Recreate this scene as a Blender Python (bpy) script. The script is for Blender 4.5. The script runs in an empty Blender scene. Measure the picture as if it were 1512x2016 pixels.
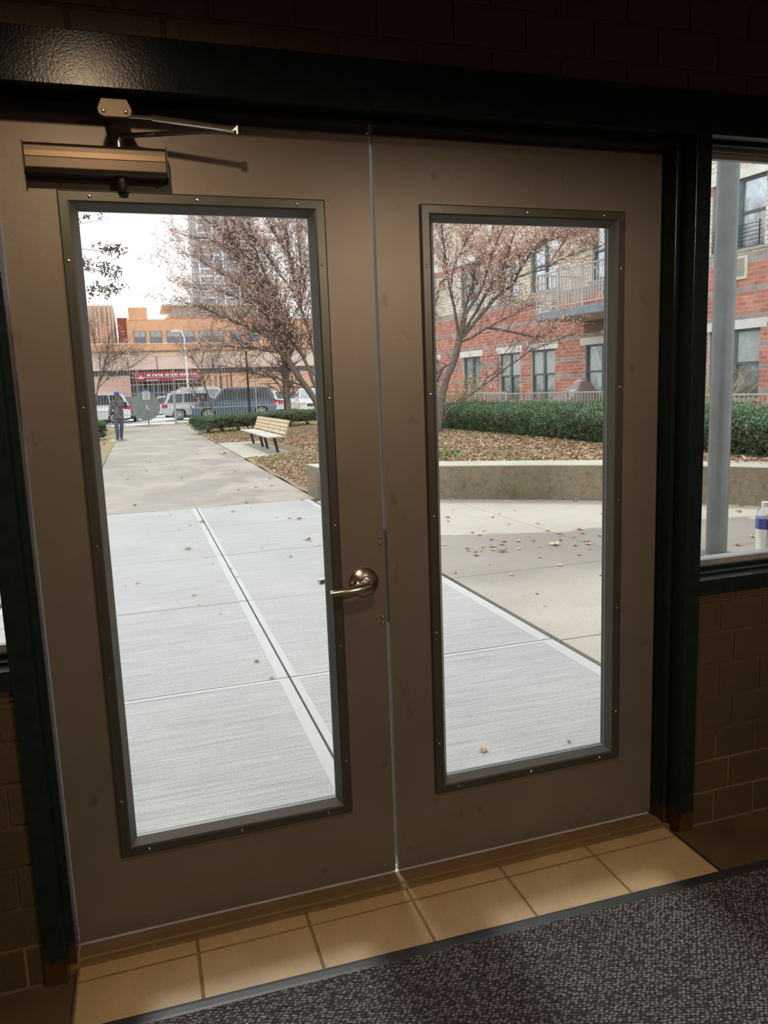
import bpy, bmesh, math, random
import numpy as np
from mathutils import Vector, Matrix
R_ = math.radians
random.seed(7); rng = np.random.default_rng(7)
SC = bpy.context.scene; COL = SC.collection

# ------------------------------------------------------------------ camera
CAM = np.array([-0.6463, -2.0559, 1.4703]); YAW, PITCH, ROLL, FPX = 0.3037, -0.1572, -0.0368, 1508.0
def _basis():
    cy, sy, cp, sp = math.cos(YAW), math.sin(YAW), math.cos(PITCH), math.sin(PITCH)
    f = np.array([sy*cp, cy*cp, sp]); r = np.array([cy, -sy, 0.0]); u = np.cross(r, f)
    cr, sr = math.cos(ROLL), math.sin(ROLL)
    return cr*r+sr*u, -sr*r+cr*u, f
CR, CU, CF = _basis()
cam = bpy.data.cameras.new('camera'); cam.sensor_fit = 'VERTICAL'; cam.sensor_height = 36.0
cam.lens = FPX/2016*36.0; cam.clip_end = 900; cam.clip_start = 0.05
co = bpy.data.objects.new('camera', cam); COL.objects.link(co)
co.matrix_world = Matrix(((CR[0], CU[0], -CF[0], CAM[0]), (CR[1], CU[1], -CF[1], CAM[1]), (CR[2], CU[2], -CF[2], CAM[2]), (0, 0, 0, 1)))
SC.camera = co
# surveying helpers: where a sight line meets a level or an upright plane of the real place
def ray(U, V): return CR*(U-756)/FPX+CU*(1008-V)/FPX+CF
def G(U, V, z=0.0):
    d = ray(U, V); return CAM+(z-CAM[2])/d[2]*d
def Yp(U, V, y):
    d = ray(U, V); return CAM+(y-CAM[1])/d[1]*d

# ------------------------------------------------------------------ exposure, sky, sun
vs = SC.view_settings; vs.view_transform = 'Standard'; vs.look = 'None'; vs.gamma = 1; vs.use_curve_mapping = False
vs.exposure = 0.45
W = bpy.data.worlds.new('world'); SC.world = W; W.use_nodes = True
wn = W.node_tree; wn.nodes.clear()
wo = wn.nodes.new('ShaderNodeOutputWorld'); wb = wn.nodes.new('ShaderNodeBackground')
tc = wn.nodes.new('ShaderNodeTexCoord'); mp = wn.nodes.new('ShaderNodeMapping'); mp.inputs['Scale'].default_value = (1, 1, 2.5)
nz = wn.nodes.new('ShaderNodeTexNoise'); nz.inputs['Scale'].default_value = 1.6; nz.inputs['Detail'].default_value = 5
rp = wn.nodes.new('ShaderNodeValToRGB')
rp.color_ramp.elements[0].position = 0.34; rp.color_ramp.elements[0].color = (0.66, 0.80, 1.0, 1)
rp.color_ramp.elements[1].position = 0.50; rp.color_ramp.elements[1].color = (1.0, 1.0, 1.0, 1)
wn.links.new(tc.outputs['Generated'], mp.inputs[0]); wn.links.new(mp.outputs[0], nz.inputs[0])
wn.links.new(nz.outputs['Fac'], rp.inputs[0]); wn.links.new(rp.outputs[0], wb.inputs[0]); wn.links.new(wb.outputs[0], wo.inputs[0])
wb.inputs[1].default_value = 1.12
sun = bpy.data.lights.new('sun', 'SUN'); sun.energy = 1.5; sun.angle = R_(11); sun.color = (1.0, 0.97, 0.93)
so = bpy.data.objects.new('sun', sun); COL.objects.link(so)
so.rotation_euler = Vector((0.02, -math.cos(R_(46)), -math.sin(R_(46)))).to_track_quat('-Z', 'Y').to_euler()
LAMP = Vector((-0.74, -1.58, 2.70))
LAMP_POWER = 50.0

# ------------------------------------------------------------------ materials
MATS = {}
def nodes_new(m):
    m.use_nodes = True; nt = m.node_tree; return nt, nt.nodes['Principled BSDF']
def ramp(nt, fac, stops):
    r = nt.nodes.new('ShaderNodeValToRGB'); e = r.color_ramp.elements
    while len(e) < len(stops): e.new(0.5)
    for i, (p, c) in enumerate(stops): e[i].position = p; e[i].color = (*c, 1)
    nt.links.new(fac, r.inputs[0]); return r.outputs[0]
def coords(nt, scale=(1, 1, 1), kind='Object', rot=(0, 0, 0), loc=(0, 0, 0)):
    if kind == 'World':
        g = nt.nodes.new('ShaderNodeNewGeometry'); src = g.outputs['Position']
    else:
        t = nt.nodes.new('ShaderNodeTexCoord'); src = t.outputs[kind]
    m = nt.nodes.new('ShaderNodeMapping'); m.inputs['Scale'].default_value = scale
    m.inputs['Rotation'].default_value = rot; m.inputs['Location'].default_value = loc
    nt.links.new(src, m.inputs[0]); return m.outputs[0]
def noise(nt, vec, scale, detail=4, rough=.55, dist=0):
    n = nt.nodes.new('ShaderNodeTexNoise'); n.inputs['Scale'].default_value = scale; n.inputs['Detail'].default_value = detail
    n.inputs['Roughness'].default_value = rough; n.inputs['Distortion'].default_value = dist
    nt.links.new(vec, n.inputs['Vector']); return n.outputs['Fac']
def mix(nt, a, b, fac, mode='MIX'):
    m = nt.nodes.new('ShaderNodeMix'); m.data_type = 'RGBA'; m.blend_type = mode
    for sock, v in ((m.inputs[0], fac), (m.inputs[6], a), (m.inputs[7], b)):
        if hasattr(v, 'is_linked') or hasattr(v, 'links'): nt.links.new(v, sock)
        elif isinstance(v, (int, float)): sock.default_value = v
        else: sock.default_value = (*v, 1)
    return m.outputs[2]
def math_(nt, op, a, b=0.0, c=None):
    m = nt.nodes.new('ShaderNodeMath'); m.operation = op
    for i, v in enumerate((a, b) if c is None else (a, b, c)):
        if hasattr(v, 'links'): nt.links.new(v, m.inputs[i])
        else: m.inputs[i].default_value = v
    return m.outputs[0]
def bump(nt, p, h, strength=.3, dist=.01):
    b = nt.nodes.new('ShaderNodeBump'); b.inputs['Strength'].default_value = strength; b.inputs['Distance'].default_value = dist
    nt.links.new(h, b.inputs['Height']); nt.links.new(b.outputs[0], p.inputs['Normal'])
def mat(name, color, rough=.6, metal=0.0, var=.12, scale=6.0, bmp=0.0, bdist=.004, kind='Object', spec=.5):
    if name in MATS: return MATS[name]
    m = bpy.data.materials.new(name); nt, p = nodes_new(m)
    v = coords(nt, (1, 1, 1), kind); f = noise(nt, v, scale)
    lo = tuple(c*(1-var) for c in color); hi = tuple(min(1, c*(1+var)) for c in color)
    nt.links.new(ramp(nt, f, [(.3, lo), (.7, hi)]), p.inputs['Base Color'])
    p.inputs['Roughness'].default_value = rough; p.inputs['Metallic'].default_value = metal
    p.inputs['Specular IOR Level'].default_value = spec
    if bmp: bump(nt, p, noise(nt, v, scale*4, 6), bmp, bdist)
    MATS[name] = m; return m
def srgb(r, g, b):
    f = lambda c: ((c/255+.055)/1.055)**2.4 if c > 10 else c/255/12.92
    return (f(r), f(g), f(b))

def glass_mat():
    m = bpy.data.materials.new('clear_glass'); m.use_nodes = True; nt = m.node_tree; nt.nodes.clear()
    o = nt.nodes.new('ShaderNodeOutputMaterial'); t = nt.nodes.new('ShaderNodeBsdfTransparent'); g = nt.nodes.new('ShaderNodeBsdfGlossy')
    lw = nt.nodes.new('ShaderNodeLayerWeight'); lw.inputs[0].default_value = .5
    pw_ = nt.nodes.new('ShaderNodeMath'); pw_.operation = 'POWER'; pw_.inputs[1].default_value = 5; nt.links.new(lw.outputs['Facing'], pw_.inputs[0])
    fr = nt.nodes.new('ShaderNodeMath'); fr.operation = 'MULTIPLY_ADD'; fr.inputs[1].default_value = .9; fr.inputs[2].default_value = .035; nt.links.new(pw_.outputs[0], fr.inputs[0]); mx = nt.nodes.new('ShaderNodeMixShader')
    t.inputs[0].default_value = (.96, .975, .97, 1); g.inputs['Roughness'].default_value = .02
    nt.links.new(fr.outputs[0], mx.inputs[0]); nt.links.new(t.outputs[0], mx.inputs[1]); nt.links.new(g.outputs[0], mx.inputs[2])
    nt.links.new(mx.outputs[0], o.inputs[0]); return m
GLASS = glass_mat()

def concrete(name, c, broom=False, damp=None, stain=.18, speck=.25, moss=None):  # damp='path' only means random darker, smoother patches
    m = bpy.data.materials.new(name); nt, p = nodes_new(m)
    w = coords(nt, (1, 1, 1), 'World')
    big = noise(nt, w, .8, 5, .6); fine = noise(nt, w, 160, 2, .6)
    col = ramp(nt, big, [(.3, tuple(x*(1-stain) for x in c)), (.7, tuple(min(1, x*(1+stain*.6)) for x in c))])
    sp = ramp(nt, fine, [(.3, (1-speck,)*3), (.62, (1.0,)*3)])
    col = mix(nt, col, sp, 1.0, 'MULTIPLY')
    h = fine
    if broom:
        ws = coords(nt, (1.2, 46, 1), 'World', (0, 0, R_(2.5))); st = noise(nt, ws, 1.6, 5, .7)
        col = mix(nt, col, ramp(nt, st, [(.32, (.70, .71, .72)), (.60, (1, 1, 1))]), 1.0, 'MULTIPLY')
        h = math_(nt, 'ADD', fine, math_(nt, 'MULTIPLY', st, 2.0))
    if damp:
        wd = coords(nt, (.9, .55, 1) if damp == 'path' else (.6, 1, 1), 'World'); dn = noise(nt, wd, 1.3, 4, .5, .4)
        if damp == 'path': k = ramp(nt, dn, [(.44, (0, 0, 0)), (.54, (1, 1, 1))])  # old path: random patches, darker and smoother
        else:
            g = nt.nodes.new('ShaderNodeNewGeometry'); sx = nt.nodes.new('ShaderNodeSeparateXYZ'); nt.links.new(g.outputs['Position'], sx.inputs[0])
            wob = math_(nt, 'MULTIPLY', math_(nt, 'SUBTRACT', dn, .5), 1.3)
            yy = math_(nt, 'ADD', sx.outputs[1], wob)
            up = ramp(nt, math_(nt, 'SUBTRACT', 5.25, math_(nt, 'ADD', yy, math_(nt, 'MULTIPLY', sx.outputs[0], .13))), [(.0, (0, 0, 0)), (.07, (1, 1, 1))])
            dnr = ramp(nt, math_(nt, 'SUBTRACT', yy, 2.35), [(.0, (0, 0, 0)), (1.0, (1, 1, 1))])
            k = mix(nt, up, dnr, 1.0, 'MULTIPLY')
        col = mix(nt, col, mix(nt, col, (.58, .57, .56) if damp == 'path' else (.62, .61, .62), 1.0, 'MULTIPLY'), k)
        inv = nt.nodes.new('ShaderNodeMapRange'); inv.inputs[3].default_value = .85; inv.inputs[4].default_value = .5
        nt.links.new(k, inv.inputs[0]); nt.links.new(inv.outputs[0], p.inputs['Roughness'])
    else: p.inputs['Roughness'].default_value = .85
    if moss:
        md_ = noise(nt, w, 14, 6, .75); col = mix(nt, col, ramp(nt, md_, [(.35, (.62, .60, .56)), (.5, (1, 1, 1)), (.68, (1.15, 1.12, 1.05))]), .9, 'MULTIPLY')
        mn = noise(nt, coords(nt, (.8, .8, 1.6), 'World'), 2.4, 6, .7)
        mk = ramp(nt, mn, [(.56, (0, 0, 0)), (.64, (.7,)*3)])
        col = mix(nt, col, moss, mk)
    nt.links.new(col, p.inputs['Base Color']); p.inputs['Specular IOR Level'].default_value = .3
    bump(nt, p, h, .35, .004); return m

CONC_NEW = concrete('new_concrete_broomed', (.50, .50, .49), broom=True, stain=.08, speck=.2)
CONC_BAND = concrete('new_concrete_trowelled', (.525, .53, .525), stain=.06, speck=.12)
CONC_OLD = concrete('old_concrete_path', (.45, .41, .35), damp='path', stain=.18, speck=.35)  # with noise-placed darker patches
CONC_PATIO = concrete('old_concrete_patio', (.54, .50, .425), damp='patio', stain=.14, speck=.32)
CONC_PAD = concrete('bench_pad_concrete', (.58, .56, .49), stain=.2, speck=.3, moss=(.30, .33, .16))
CONC_WALL = concrete('planter_wall_shaded_face', (.34, .275, .19), stain=.4, speck=.45, moss=(.17, .18, .07))  # same concrete as the top, shade darkens its colour, plus dirt and moss
CONC_COPE = concrete('planter_wall_skylit_top', (.56, .53, .46), stain=.2, speck=.3)  # paler colour imitates sky light on the wall top
CONC_FAR = concrete('parking_concrete', (.72, .69, .66), stain=.1, speck=.1)
JOINT = mat('dark_joint_filler', (.22, .20, .17), .95)

def soil_mat():
    m = bpy.data.materials.new('leafy_lawn'); nt, p = nodes_new(m); w = coords(nt, (1, 1, 1), 'World')
    a = noise(nt, w, .35, 5, .6); b = noise(nt, w, 22, 5, .75)
    leaf = ramp(nt, b, [(.30, (.10, .06, .035)), (.42, (.30, .19, .12)), (.52, (.46, .33, .23)), (.62, (.24, .22, .09)), (.72, (.55, .43, .32))])
    grass = ramp(nt, b, [(.3, (.13, .13, .05)), (.5, (.29, .28, .12)), (.7, (.46, .42, .24))])
    nt.links.new(mix(nt, leaf, grass, ramp(nt, a, [(.46, (0, 0, 0)), (.62, (1, 1, 1))])), p.inputs['Base Color'])
    p.inputs['Roughness'].default_value = .95; bump(nt, p, b, .8, .04); return m
SOIL = soil_mat()

def painted_block(name, c, wear):
    m = bpy.data.materials.new(name); nt, p = nodes_new(m); w = coords(nt, (1, 1, 1), 'World')
    a = noise(nt, w, 3.0, 5, .6); f = noise(nt, w, 90, 4, .6)
    col = ramp(nt, a, [(.3, tuple(x*.8 for x in c)), (.7, tuple(x*1.15 for x in c))])
    nt.links.new(col, p.inputs['Base Color']); p.inputs['Roughness'].default_value = .5
    bump(nt, p, math_(nt, 'ADD', f, math_(nt, 'MULTIPLY', a, 2)), .5, .003); return m
BLOCK = painted_block('brown_painted_block', (.055, .038, .017), 0)
def mortar_in():
    m = bpy.data.materials.new('painted_mortar'); nt, p = nodes_new(m); w = coords(nt, (1, 1, 1), 'World')
    a = noise(nt, w, 5, 5, .65); g = nt.nodes.new('ShaderNodeNewGeometry'); sx = nt.nodes.new('ShaderNodeSeparateXYZ'); nt.links.new(g.outputs['Position'], sx.inputs[0])
    low = ramp(nt, math_(nt, 'SUBTRACT', .32, math_(nt, 'ADD', sx.outputs[2], math_(nt, 'MULTIPLY', math_(nt, 'SUBTRACT', a, .5), .5))), [(.04, (0, 0, 0)), (.12, (1, 1, 1))])
    nt.links.new(mix(nt, (.062, .040, .019), (.15, .095, .048), low), p.inputs['Base Color']); p.inputs['Roughness'].default_value = .7
    bump(nt, p, noise(nt, w, 120, 4), .4, .002); return m
MORTAR_IN = mortar_in()

def green_paint():
    m = bpy.data.materials.new('dark_green_frame_paint'); nt, p = nodes_new(m); w = coords(nt, (1, 1, 1), 'World')
    a = noise(nt, w, 30, 3); chip = noise(nt, w, 9, 8, .8)
    g = nt.nodes.new('ShaderNodeNewGeometry')
    k = ramp(nt, chip, [(.76, (0, 0, 0)), (.775, (1, 1, 1))])
    base = ramp(nt, a, [(.3, (.0075, .0135, .0135)), (.7, (.011, .019, .018))])
    sx = nt.nodes.new('ShaderNodeSeparateXYZ'); nt.links.new(g.outputs['Position'], sx.inputs[0])
    rz = math_(nt, 'ADD', sx.outputs[2], math_(nt, 'MULTIPLY', math_(nt, 'SUBTRACT', noise(nt, w, 22, 6, .7), .5), .16))
    rust = ramp(nt, math_(nt, 'SUBTRACT', .075, rz), [(.0, (0, 0, 0)), (.03, (1, 1, 1))])
    col = mix(nt, mix(nt, base, (.16, .145, .12), k), (.055, .026, .012), rust)
    nt.links.new(col, p.inputs['Base Color'])
    p.inputs['Roughness'].default_value = .17; p.inputs['Specular IOR Level'].default_value = .16; bump(nt, p, noise(nt, w, 190, 3, .6), .32, .001); return m
GREEN = green_paint()

def door_metal():
    m = bpy.data.materials.new('scuffed_door_metal'); nt, p = nodes_new(m); w = coords(nt, (1, 1, 1), 'World')
    a = noise(nt, w, 3.5, 5, .6); sc = noise(nt, coords(nt, (1, 1, 8), 'World'), 3.3, 8, .8); sm = noise(nt, coords(nt, (1.4, 1, 1), 'World', loc=(3, 1, 5)), 9, 4, .5)
    col = ramp(nt, a, [(.3, (.150, .130, .108)), (.7, (.178, .156, .131))])
    col = mix(nt, col, (.07, .058, .048), ramp(nt, sm, [(.63, (0, 0, 0)), (.72, (.6,)*3)]))
    col = mix(nt, col, (.42, .34, .24), ramp(nt, sc, [(.70, (0, 0, 0)), (.735, (.6,)*3)]))
    nt.links.new(col, p.inputs['Base Color']); p.inputs['Roughness'].default_value = .42; p.inputs['Metallic'].default_value = .35
    bump(nt, p, noise(nt, w, 60, 5), .12, .002); return m
DOORM = door_metal()
LITE = mat('olive_grey_lite_frame', (.062, .066, .056), .34, .4, .08, 8)
LITE2 = mat('daylit_lite_frame_lip', (.12, .132, .135), .4, .2, .05, 8)  # lighter, bluer than the flange to imitate daylight from outside
STEEL = mat('satin_nickel', (.58, .55, .50), .26, 1.0, .05, 30)
CLOSERM = mat('bronze_painted_closer', (.085, .066, .048), .38, .6, .06, 8)
CLOSERD = mat('closer_dark_paint', (.035, .035, .035), .45, .5, .06, 8)  # plain dark paint for end caps and spindle cap
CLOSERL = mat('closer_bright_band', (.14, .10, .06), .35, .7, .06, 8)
RUBBER = mat('black_rubber', (.017, .019, .022), .5, 0, .25, 20, .2)
ALU = mat('outdoor_lit_edge', (.30, .33, .34), .5, .3, .12, 12)
SADDLE = painted_block('worn_threshold_paint', (.15, .095, .04), 0)
DARKFLOOR = mat('dark_painted_floor', (.075, .052, .026), .45, 0, .25, 7, .3, .002, 'World')
GROUT = mat('brown_grout', (.20, .125, .06), .8, 0, .2, 30, .3, .002, 'World')
ROOMW = mat('room_paint', (.16, .11, .075), .7)

def tile_mat():
    m = bpy.data.materials.new('speckled_quarry_tile'); nt, p = nodes_new(m); w = coords(nt, (1, 1, 1), 'World')
    a = noise(nt, w, 6, 5, .6); f = noise(nt, w, 260, 2, .7); d = noise(nt, w, 70, 3, .6)
    col = ramp(nt, a, [(.3, (.35, .25, .125)), (.7, (.44, .32, .165))])
    col = mix(nt, col, ramp(nt, f, [(.28, (.74, .68, .6)), (.5, (1, 1, 1)), (.75, (1.0, 1.0, 1.0))]), 1.0, 'MULTIPLY')
    col = mix(nt, col, (.05, .03, .02), ramp(nt, d, [(.76, (0, 0, 0)), (.80, (.9,)*3)]))
    nt.links.new(col, p.inputs['Base Color']); p.inputs['Roughness'].default_value = .58; bump(nt, p, f, .15, .001); return m
TILE = tile_mat()

def mat_carpet():
    m = bpy.data.materials.new('woven_entrance_mat'); nt, p = nodes_new(m); w = coords(nt, (1, 1, 1), 'World')
    vo = nt.nodes.new('ShaderNodeTexVoronoi'); vo.feature = 'F1'; vo.distance = 'EUCLIDEAN'; vo.inputs['Scale'].default_value = 1.0; vo.inputs['Randomness'].default_value = .55
    wm = coords(nt, (88, 135, 1), 'World', (0, 0, R_(27))); nt.links.new(wm, vo.inputs['Vector'])
    big = noise(nt, w, 2.2, 4); fib = noise(nt, w, 420, 2)
    k = math_(nt, 'SUBTRACT', 1.0, math_(nt, 'ADD', vo.outputs['Distance'], math_(nt, 'MULTIPLY', math_(nt, 'SUBTRACT', fib, .5), .35)))
    base = ramp(nt, k, [(.36, (.008, .008, .009)), (.55, (.065, .062, .065)), (.82, (.27, .26, .262))])
    col = mix(nt, base, ramp(nt, big, [(.3, (.75, .72, .70)), (.7, (1, 1, 1))]), 1.0, 'MULTIPLY')
    gl = noise(nt, coords(nt, (1, 1, 1), 'World', loc=(5, 2, 0)), 120, 1, .5)
    col = mix(nt, col, (.75, .73, .68), ramp(nt, gl, [(.745, (0, 0, 0)), (.765, (1, 1, 1))]))
    nt.links.new(col, p.inputs['Base Color']); p.inputs['Roughness'].default_value = .8
    bump(nt, p, k, 1.0, .008); return m
CARPET = mat_carpet()

BR_RED = [mat('facade_red_brick', (.62, .265, .20), .85, 0, .2, 3, 0, kind='World'), mat('facade_red_brick_dark', (.55, .225, .175), .85, 0, .2, 3, kind='World'), mat('facade_red_brick_pale', (.68, .32, .25), .85, 0, .2, 3, kind='World')]
BR_GREY = [mat('facade_grey_brick', (.40, .36, .34), .85, 0, .15, 3, kind='World'), mat('facade_grey_brick_b', (.46, .42, .40), .85, 0, .15, 3, kind='World')]
BR_CREAM = [mat('facade_cream_brick', (.88, .81, .69), .85, 0, .1, 3, kind='World'), mat('facade_cream_brick_b', (.92, .86, .75), .85, 0, .1, 3, kind='World'), mat('facade_cream_brick_c', (.82, .73, .62), .85, 0, .1, 3, kind='World')]
MORTAR_PINK = mat('facade_mortar', (.95, .76, .68), .95, 0, .08, 3, kind='World')
MORTAR_GREY = mat('facade_mortar_upper', (.50, .44, .36), .95, 0, .08, 3, kind='World')
STONE = mat('precast_lintel', (.90, .88, .84), .8, 0, .1, 4, .1, kind='World')
SILLM = mat('weathered_sill', (.48, .47, .40), .8, 0, .2, 6, kind='World')
WGREEN = mat('window_frame_green', (.13, .19, .18), .5, 0, .15, 6)
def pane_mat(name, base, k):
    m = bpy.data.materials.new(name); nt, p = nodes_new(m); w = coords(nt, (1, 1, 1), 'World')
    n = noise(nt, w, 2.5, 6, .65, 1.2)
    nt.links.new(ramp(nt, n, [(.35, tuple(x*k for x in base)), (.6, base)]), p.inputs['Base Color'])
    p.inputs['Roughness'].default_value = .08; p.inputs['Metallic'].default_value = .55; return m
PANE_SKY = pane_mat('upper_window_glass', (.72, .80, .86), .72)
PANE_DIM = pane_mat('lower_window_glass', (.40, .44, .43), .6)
BLIND = mat('white_blind_slats', (.62, .68, .66), .6)
RAIL = mat('pale_painted_railing', (.56, .55, .50), .55, .1, .12, 10)
RAILW = mat('white_balcony_railing', (.74, .74, .72), .5, .1, .1, 10)
ZINC = mat('blue_grey_fascia', (.36, .42, .50), .6, .2, .18, 5)
TARP = mat('brown_tarpaulin', (.26, .20, .19), .5, 0, .3, 2.5, .4, .02)
BARK = mat('grey_brown_bark', (.20, .165, .14), .9, 0, .35, 14, .6, .01)
BARKD = mat('dark_twig_bark', (.15, .115, .10), .9, 0, .3, 10)
POLE = mat('grey_painted_pole', (.135, .142, .140), .33, .0, .12, 5, kind='World')
IRON = mat('black_iron', (.035, .037, .040), .5, .3, .2, 8)
FENCE = mat('pale_galvanised_fence', (.52, .53, .52), .5, .35, .1, 10)
WOOD = mat('weathered_bench_slat', (.62, .49, .32), .7, 0, .25, 9, .15)
WOODG = mat('greyed_bench_seat', (.56, .50, .45), .75, 0, .22, 9, .15)
def leaf_mat(name, cols, rough=.7):
    m = bpy.data.materials.new(name); nt, p = nodes_new(m)
    n = noise(nt, coords(nt, (1, 1, 1), 'World'), 23, 3, .7)
    nt.links.new(ramp(nt, n, [(.30+.4*i/(len(cols)-1), c) for i, c in enumerate(cols)]), p.inputs['Base Color'])
    p.inputs['Roughness'].default_value = rough
    return m
LF_TREE = leaf_mat('dry_tree_leaf', [(.36, .20, .15), (.68, .45, .36), (.92, .74, .64), (.52, .31, .24)])
LF_FALL = leaf_mat('fallen_leaf_brown', [(.22, .10, .06), (.42, .22, .14), (.60, .38, .27)])
LF_PALE = leaf_mat('fallen_leaf_pale', [(.55, .36, .26), (.72, .56, .42), (.50, .30, .2)])
LF_YEL = leaf_mat('fallen_leaf_yellow', [(.60, .42, .12), (.75, .60, .22)])
LF_DARK = leaf_mat('fallen_leaf_dark', [(.10, .075, .06), (.20, .14, .10)])
YEW = leaf_mat('yew_needles', [(.035, .085, .045), (.095, .175, .085), (.22, .32, .17), (.06, .125, .06)], .55)
YEWD = mat('yew_inner_twigs', (.045, .04, .03), .95, 0, .4, 8)
IVY = leaf_mat('ivy_leaf', [(.10, .20, .06), (.20, .32, .10), (.14, .2, .12)], .5)
GRASS = leaf_mat('short_grass', [(.20, .22, .07), (.36, .38, .13), (.46, .44, .20)])

# ------------------------------------------------------------------ object helpers
def setp(o, label=None, cat=None, group=None, kind=None):
    for k, v in (('label', label), ('category', cat), ('group', group), ('kind', kind)):
        if v: o[k] = v
    return o
def link(name, data, parent=None, loc=(0, 0, 0), rotz=0.0):
    o = bpy.data.objects.new(name, data); COL.objects.link(o); o.location = loc; o.rotation_euler = (0, 0, rotz)
    if parent: o.parent = parent
    return o
def empty(name, loc=(0, 0, 0), rotz=0.0, label=None, cat=None, group=None, kind=None):
    return setp(link(name, None, None, loc, rotz), label, cat, group, kind)
def copy_tree(o, parent=None):
    c = o.copy(); COL.objects.link(c)
    if parent: c.parent = parent
    for ch in list(o.children): copy_tree(ch, c)
    return c
class MB:
    """collects quads/tris with a material slot per face"""
    def __init__(s): s.v = []; s.f = []; s.m = []
    def face(s, pts, m=0):
        i = len(s.v); s.v += [tuple(p) for p in pts]; s.f.append(tuple(range(i, i+len(pts)))); s.m.append(m)
    def box(s, x0, y0, z0, x1, y1, z1, m=0, top=None):
        i = len(s.v)
        s.v += [(x0, y0, z0), (x1, y0, z0), (x1, y1, z0), (x0, y1, z0), (x0, y0, z1), (x1, y0, z1), (x1, y1, z1), (x0, y1, z1)]
        for k, q in enumerate(((0, 3, 2, 1), (4, 5, 6, 7), (0, 1, 5, 4), (1, 2, 6, 5), (2, 3, 7, 6), (3, 0, 4, 7))):
            s.f.append(tuple(i+j for j in q)); s.m.append(top if (k == 1 and top is not None) else m)
        return s
    def tube(s, pts, rad, n=6, m=0, cap=True):
        pts = [Vector(p) for p in pts]; N = len(pts); i0 = len(s.v)
        if not hasattr(rad, '__len__'): rad = [rad]*N
        up = Vector((0, 0, 1))
        prev = None
        for k, p in enumerate(pts):
            t = (pts[min(k+1, N-1)]-pts[max(k-1, 0)])
            t = t.normalized() if t.length > 1e-9 else up
            if prev is None: a = t.orthogonal().normalized()
            else:
                a = prev-t*prev.dot(t); a = a.normalized() if a.length > 1e-6 else t.orthogonal().normalized()
            prev = a; b = t.cross(a)
            for j in range(n):
                an = 2*math.pi*j/n; q = p+(a*math.cos(an)+b*math.sin(an))*rad[k]; s.v.append(tuple(q))
        for k in range(N-1):
            for j in range(n):
                j2 = (j+1) % n; s.f.append((i0+k*n+j, i0+k*n+j2, i0+(k+1)*n+j2, i0+(k+1)*n+j)); s.m.append(m)
        if cap:
            s.f.append(tuple(i0+j for j in range(n))[::-1]); s.m.append(m)
            s.f.append(tuple(i0+(N-1)*n+j for j in range(n))); s.m.append(m)
        return s
    def lathe(s, prof, axis='z', c=(0, 0, 0), n=24, m=0):
        i0 = len(s.v)
        for r, h in prof:
            for j in range(n):
                an = 2*math.pi*j/n; a, b = r*math.cos(an), r*math.sin(an)
                q = {'z': (a, b, h), 'y': (a, h, b), 'x': (h, a, b)}[axis]
                s.v.append((q[0]+c[0], q[1]+c[1], q[2]+c[2]))
        for k in range(len(prof)-1):
            for j in range(n):
                j2 = (j+1) % n; s.f.append((i0+k*n+j, i0+k*n+j2, i0+(k+1)*n+j2, i0+(k+1)*n+j)); s.m.append(m)
        s.f.append(tuple(i0+j for j in range(n))[::-1]); s.m.append(m)
        s.f.append(tuple(i0+(len(prof)-1)*n+j for j in range(n))); s.m.append(m)
        return s
    def prism(s, poly, a0, a1, axis='y', m=0):
        n = len(poly); i0 = len(s.v)
        for a in (a0, a1):
            for (u, w) in poly:
                s.v.append({'y': (u, a, w), 'x': (a, u, w), 'z': (u, w, a)}[axis])
        for j in range(n):
            j2 = (j+1) % n; s.f.append((i0+j, i0+j2, i0+n+j2, i0+n+j)); s.m.append(m)
        s.f.append(tuple(i0+j for j in range(n))[::-1]); s.m.append(m)
        s.f.append(tuple(i0+n+j for j in range(n))); s.m.append(m)
        return s
    def mesh(s, name, mats):
        me = bpy.data.meshes.new(name); me.from_pydata(s.v, [], s.f)
        for q in (mats if isinstance(mats, (list, tuple)) else [mats]): me.materials.append(q)
        if len(me.materials) > 1: me.polygons.foreach_set('material_index', s.m)
        me.update(); return me
    def build(s, name, mats, parent=None, loc=(0, 0, 0), rotz=0.0, smooth=False, bevel=0.0, fixn=True):
        me = s.mesh(name, mats)
        if fixn:
            bm = bmesh.new(); bm.from_mesh(me)
            bmesh.ops.recalc_face_normals(bm, faces=bm.faces)
            if bevel:
                bmesh.ops.remove_doubles(bm, verts=bm.verts, dist=1e-5)
                bmesh.ops.bevel(bm, geom=[e for e in bm.edges if len(e.link_faces) == 2 and e.calc_face_angle(0) > .5], offset=bevel, segments=2, affect='EDGES', profile=.6)
            bm.to_mesh(me); bm.free()
        if smooth:
            me.polygons.foreach_set('use_smooth', [True]*len(me.polygons)); me.set_sharp_from_angle(angle=R_(40))
        return link(name, me, parent, loc, rotz)
def quads_mesh(name, V, k, mats, midx=None):
    """V: (n*k,3) numpy array of separate k-gons"""
    n = len(V)//k; me = bpy.data.meshes.new(name)
    me.vertices.add(n*k); me.vertices.foreach_set('co', V.astype(np.float32).ravel())
    me.loops.add(n*k); me.loops.foreach_set('vertex_index', np.arange(n*k, dtype=np.int32))
    me.polygons.add(n); me.polygons.foreach_set('loop_start', np.arange(0, n*k, k, dtype=np.int32)); me.polygons.foreach_set('loop_total', np.full(n, k, dtype=np.int32))
    for q in (mats if isinstance(mats, (list, tuple)) else [mats]): me.materials.append(q)
    if midx is not None: me.polygons.foreach_set('material_index', midx.astype(np.int32))
    me.update(); me.validate(); return me
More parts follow.
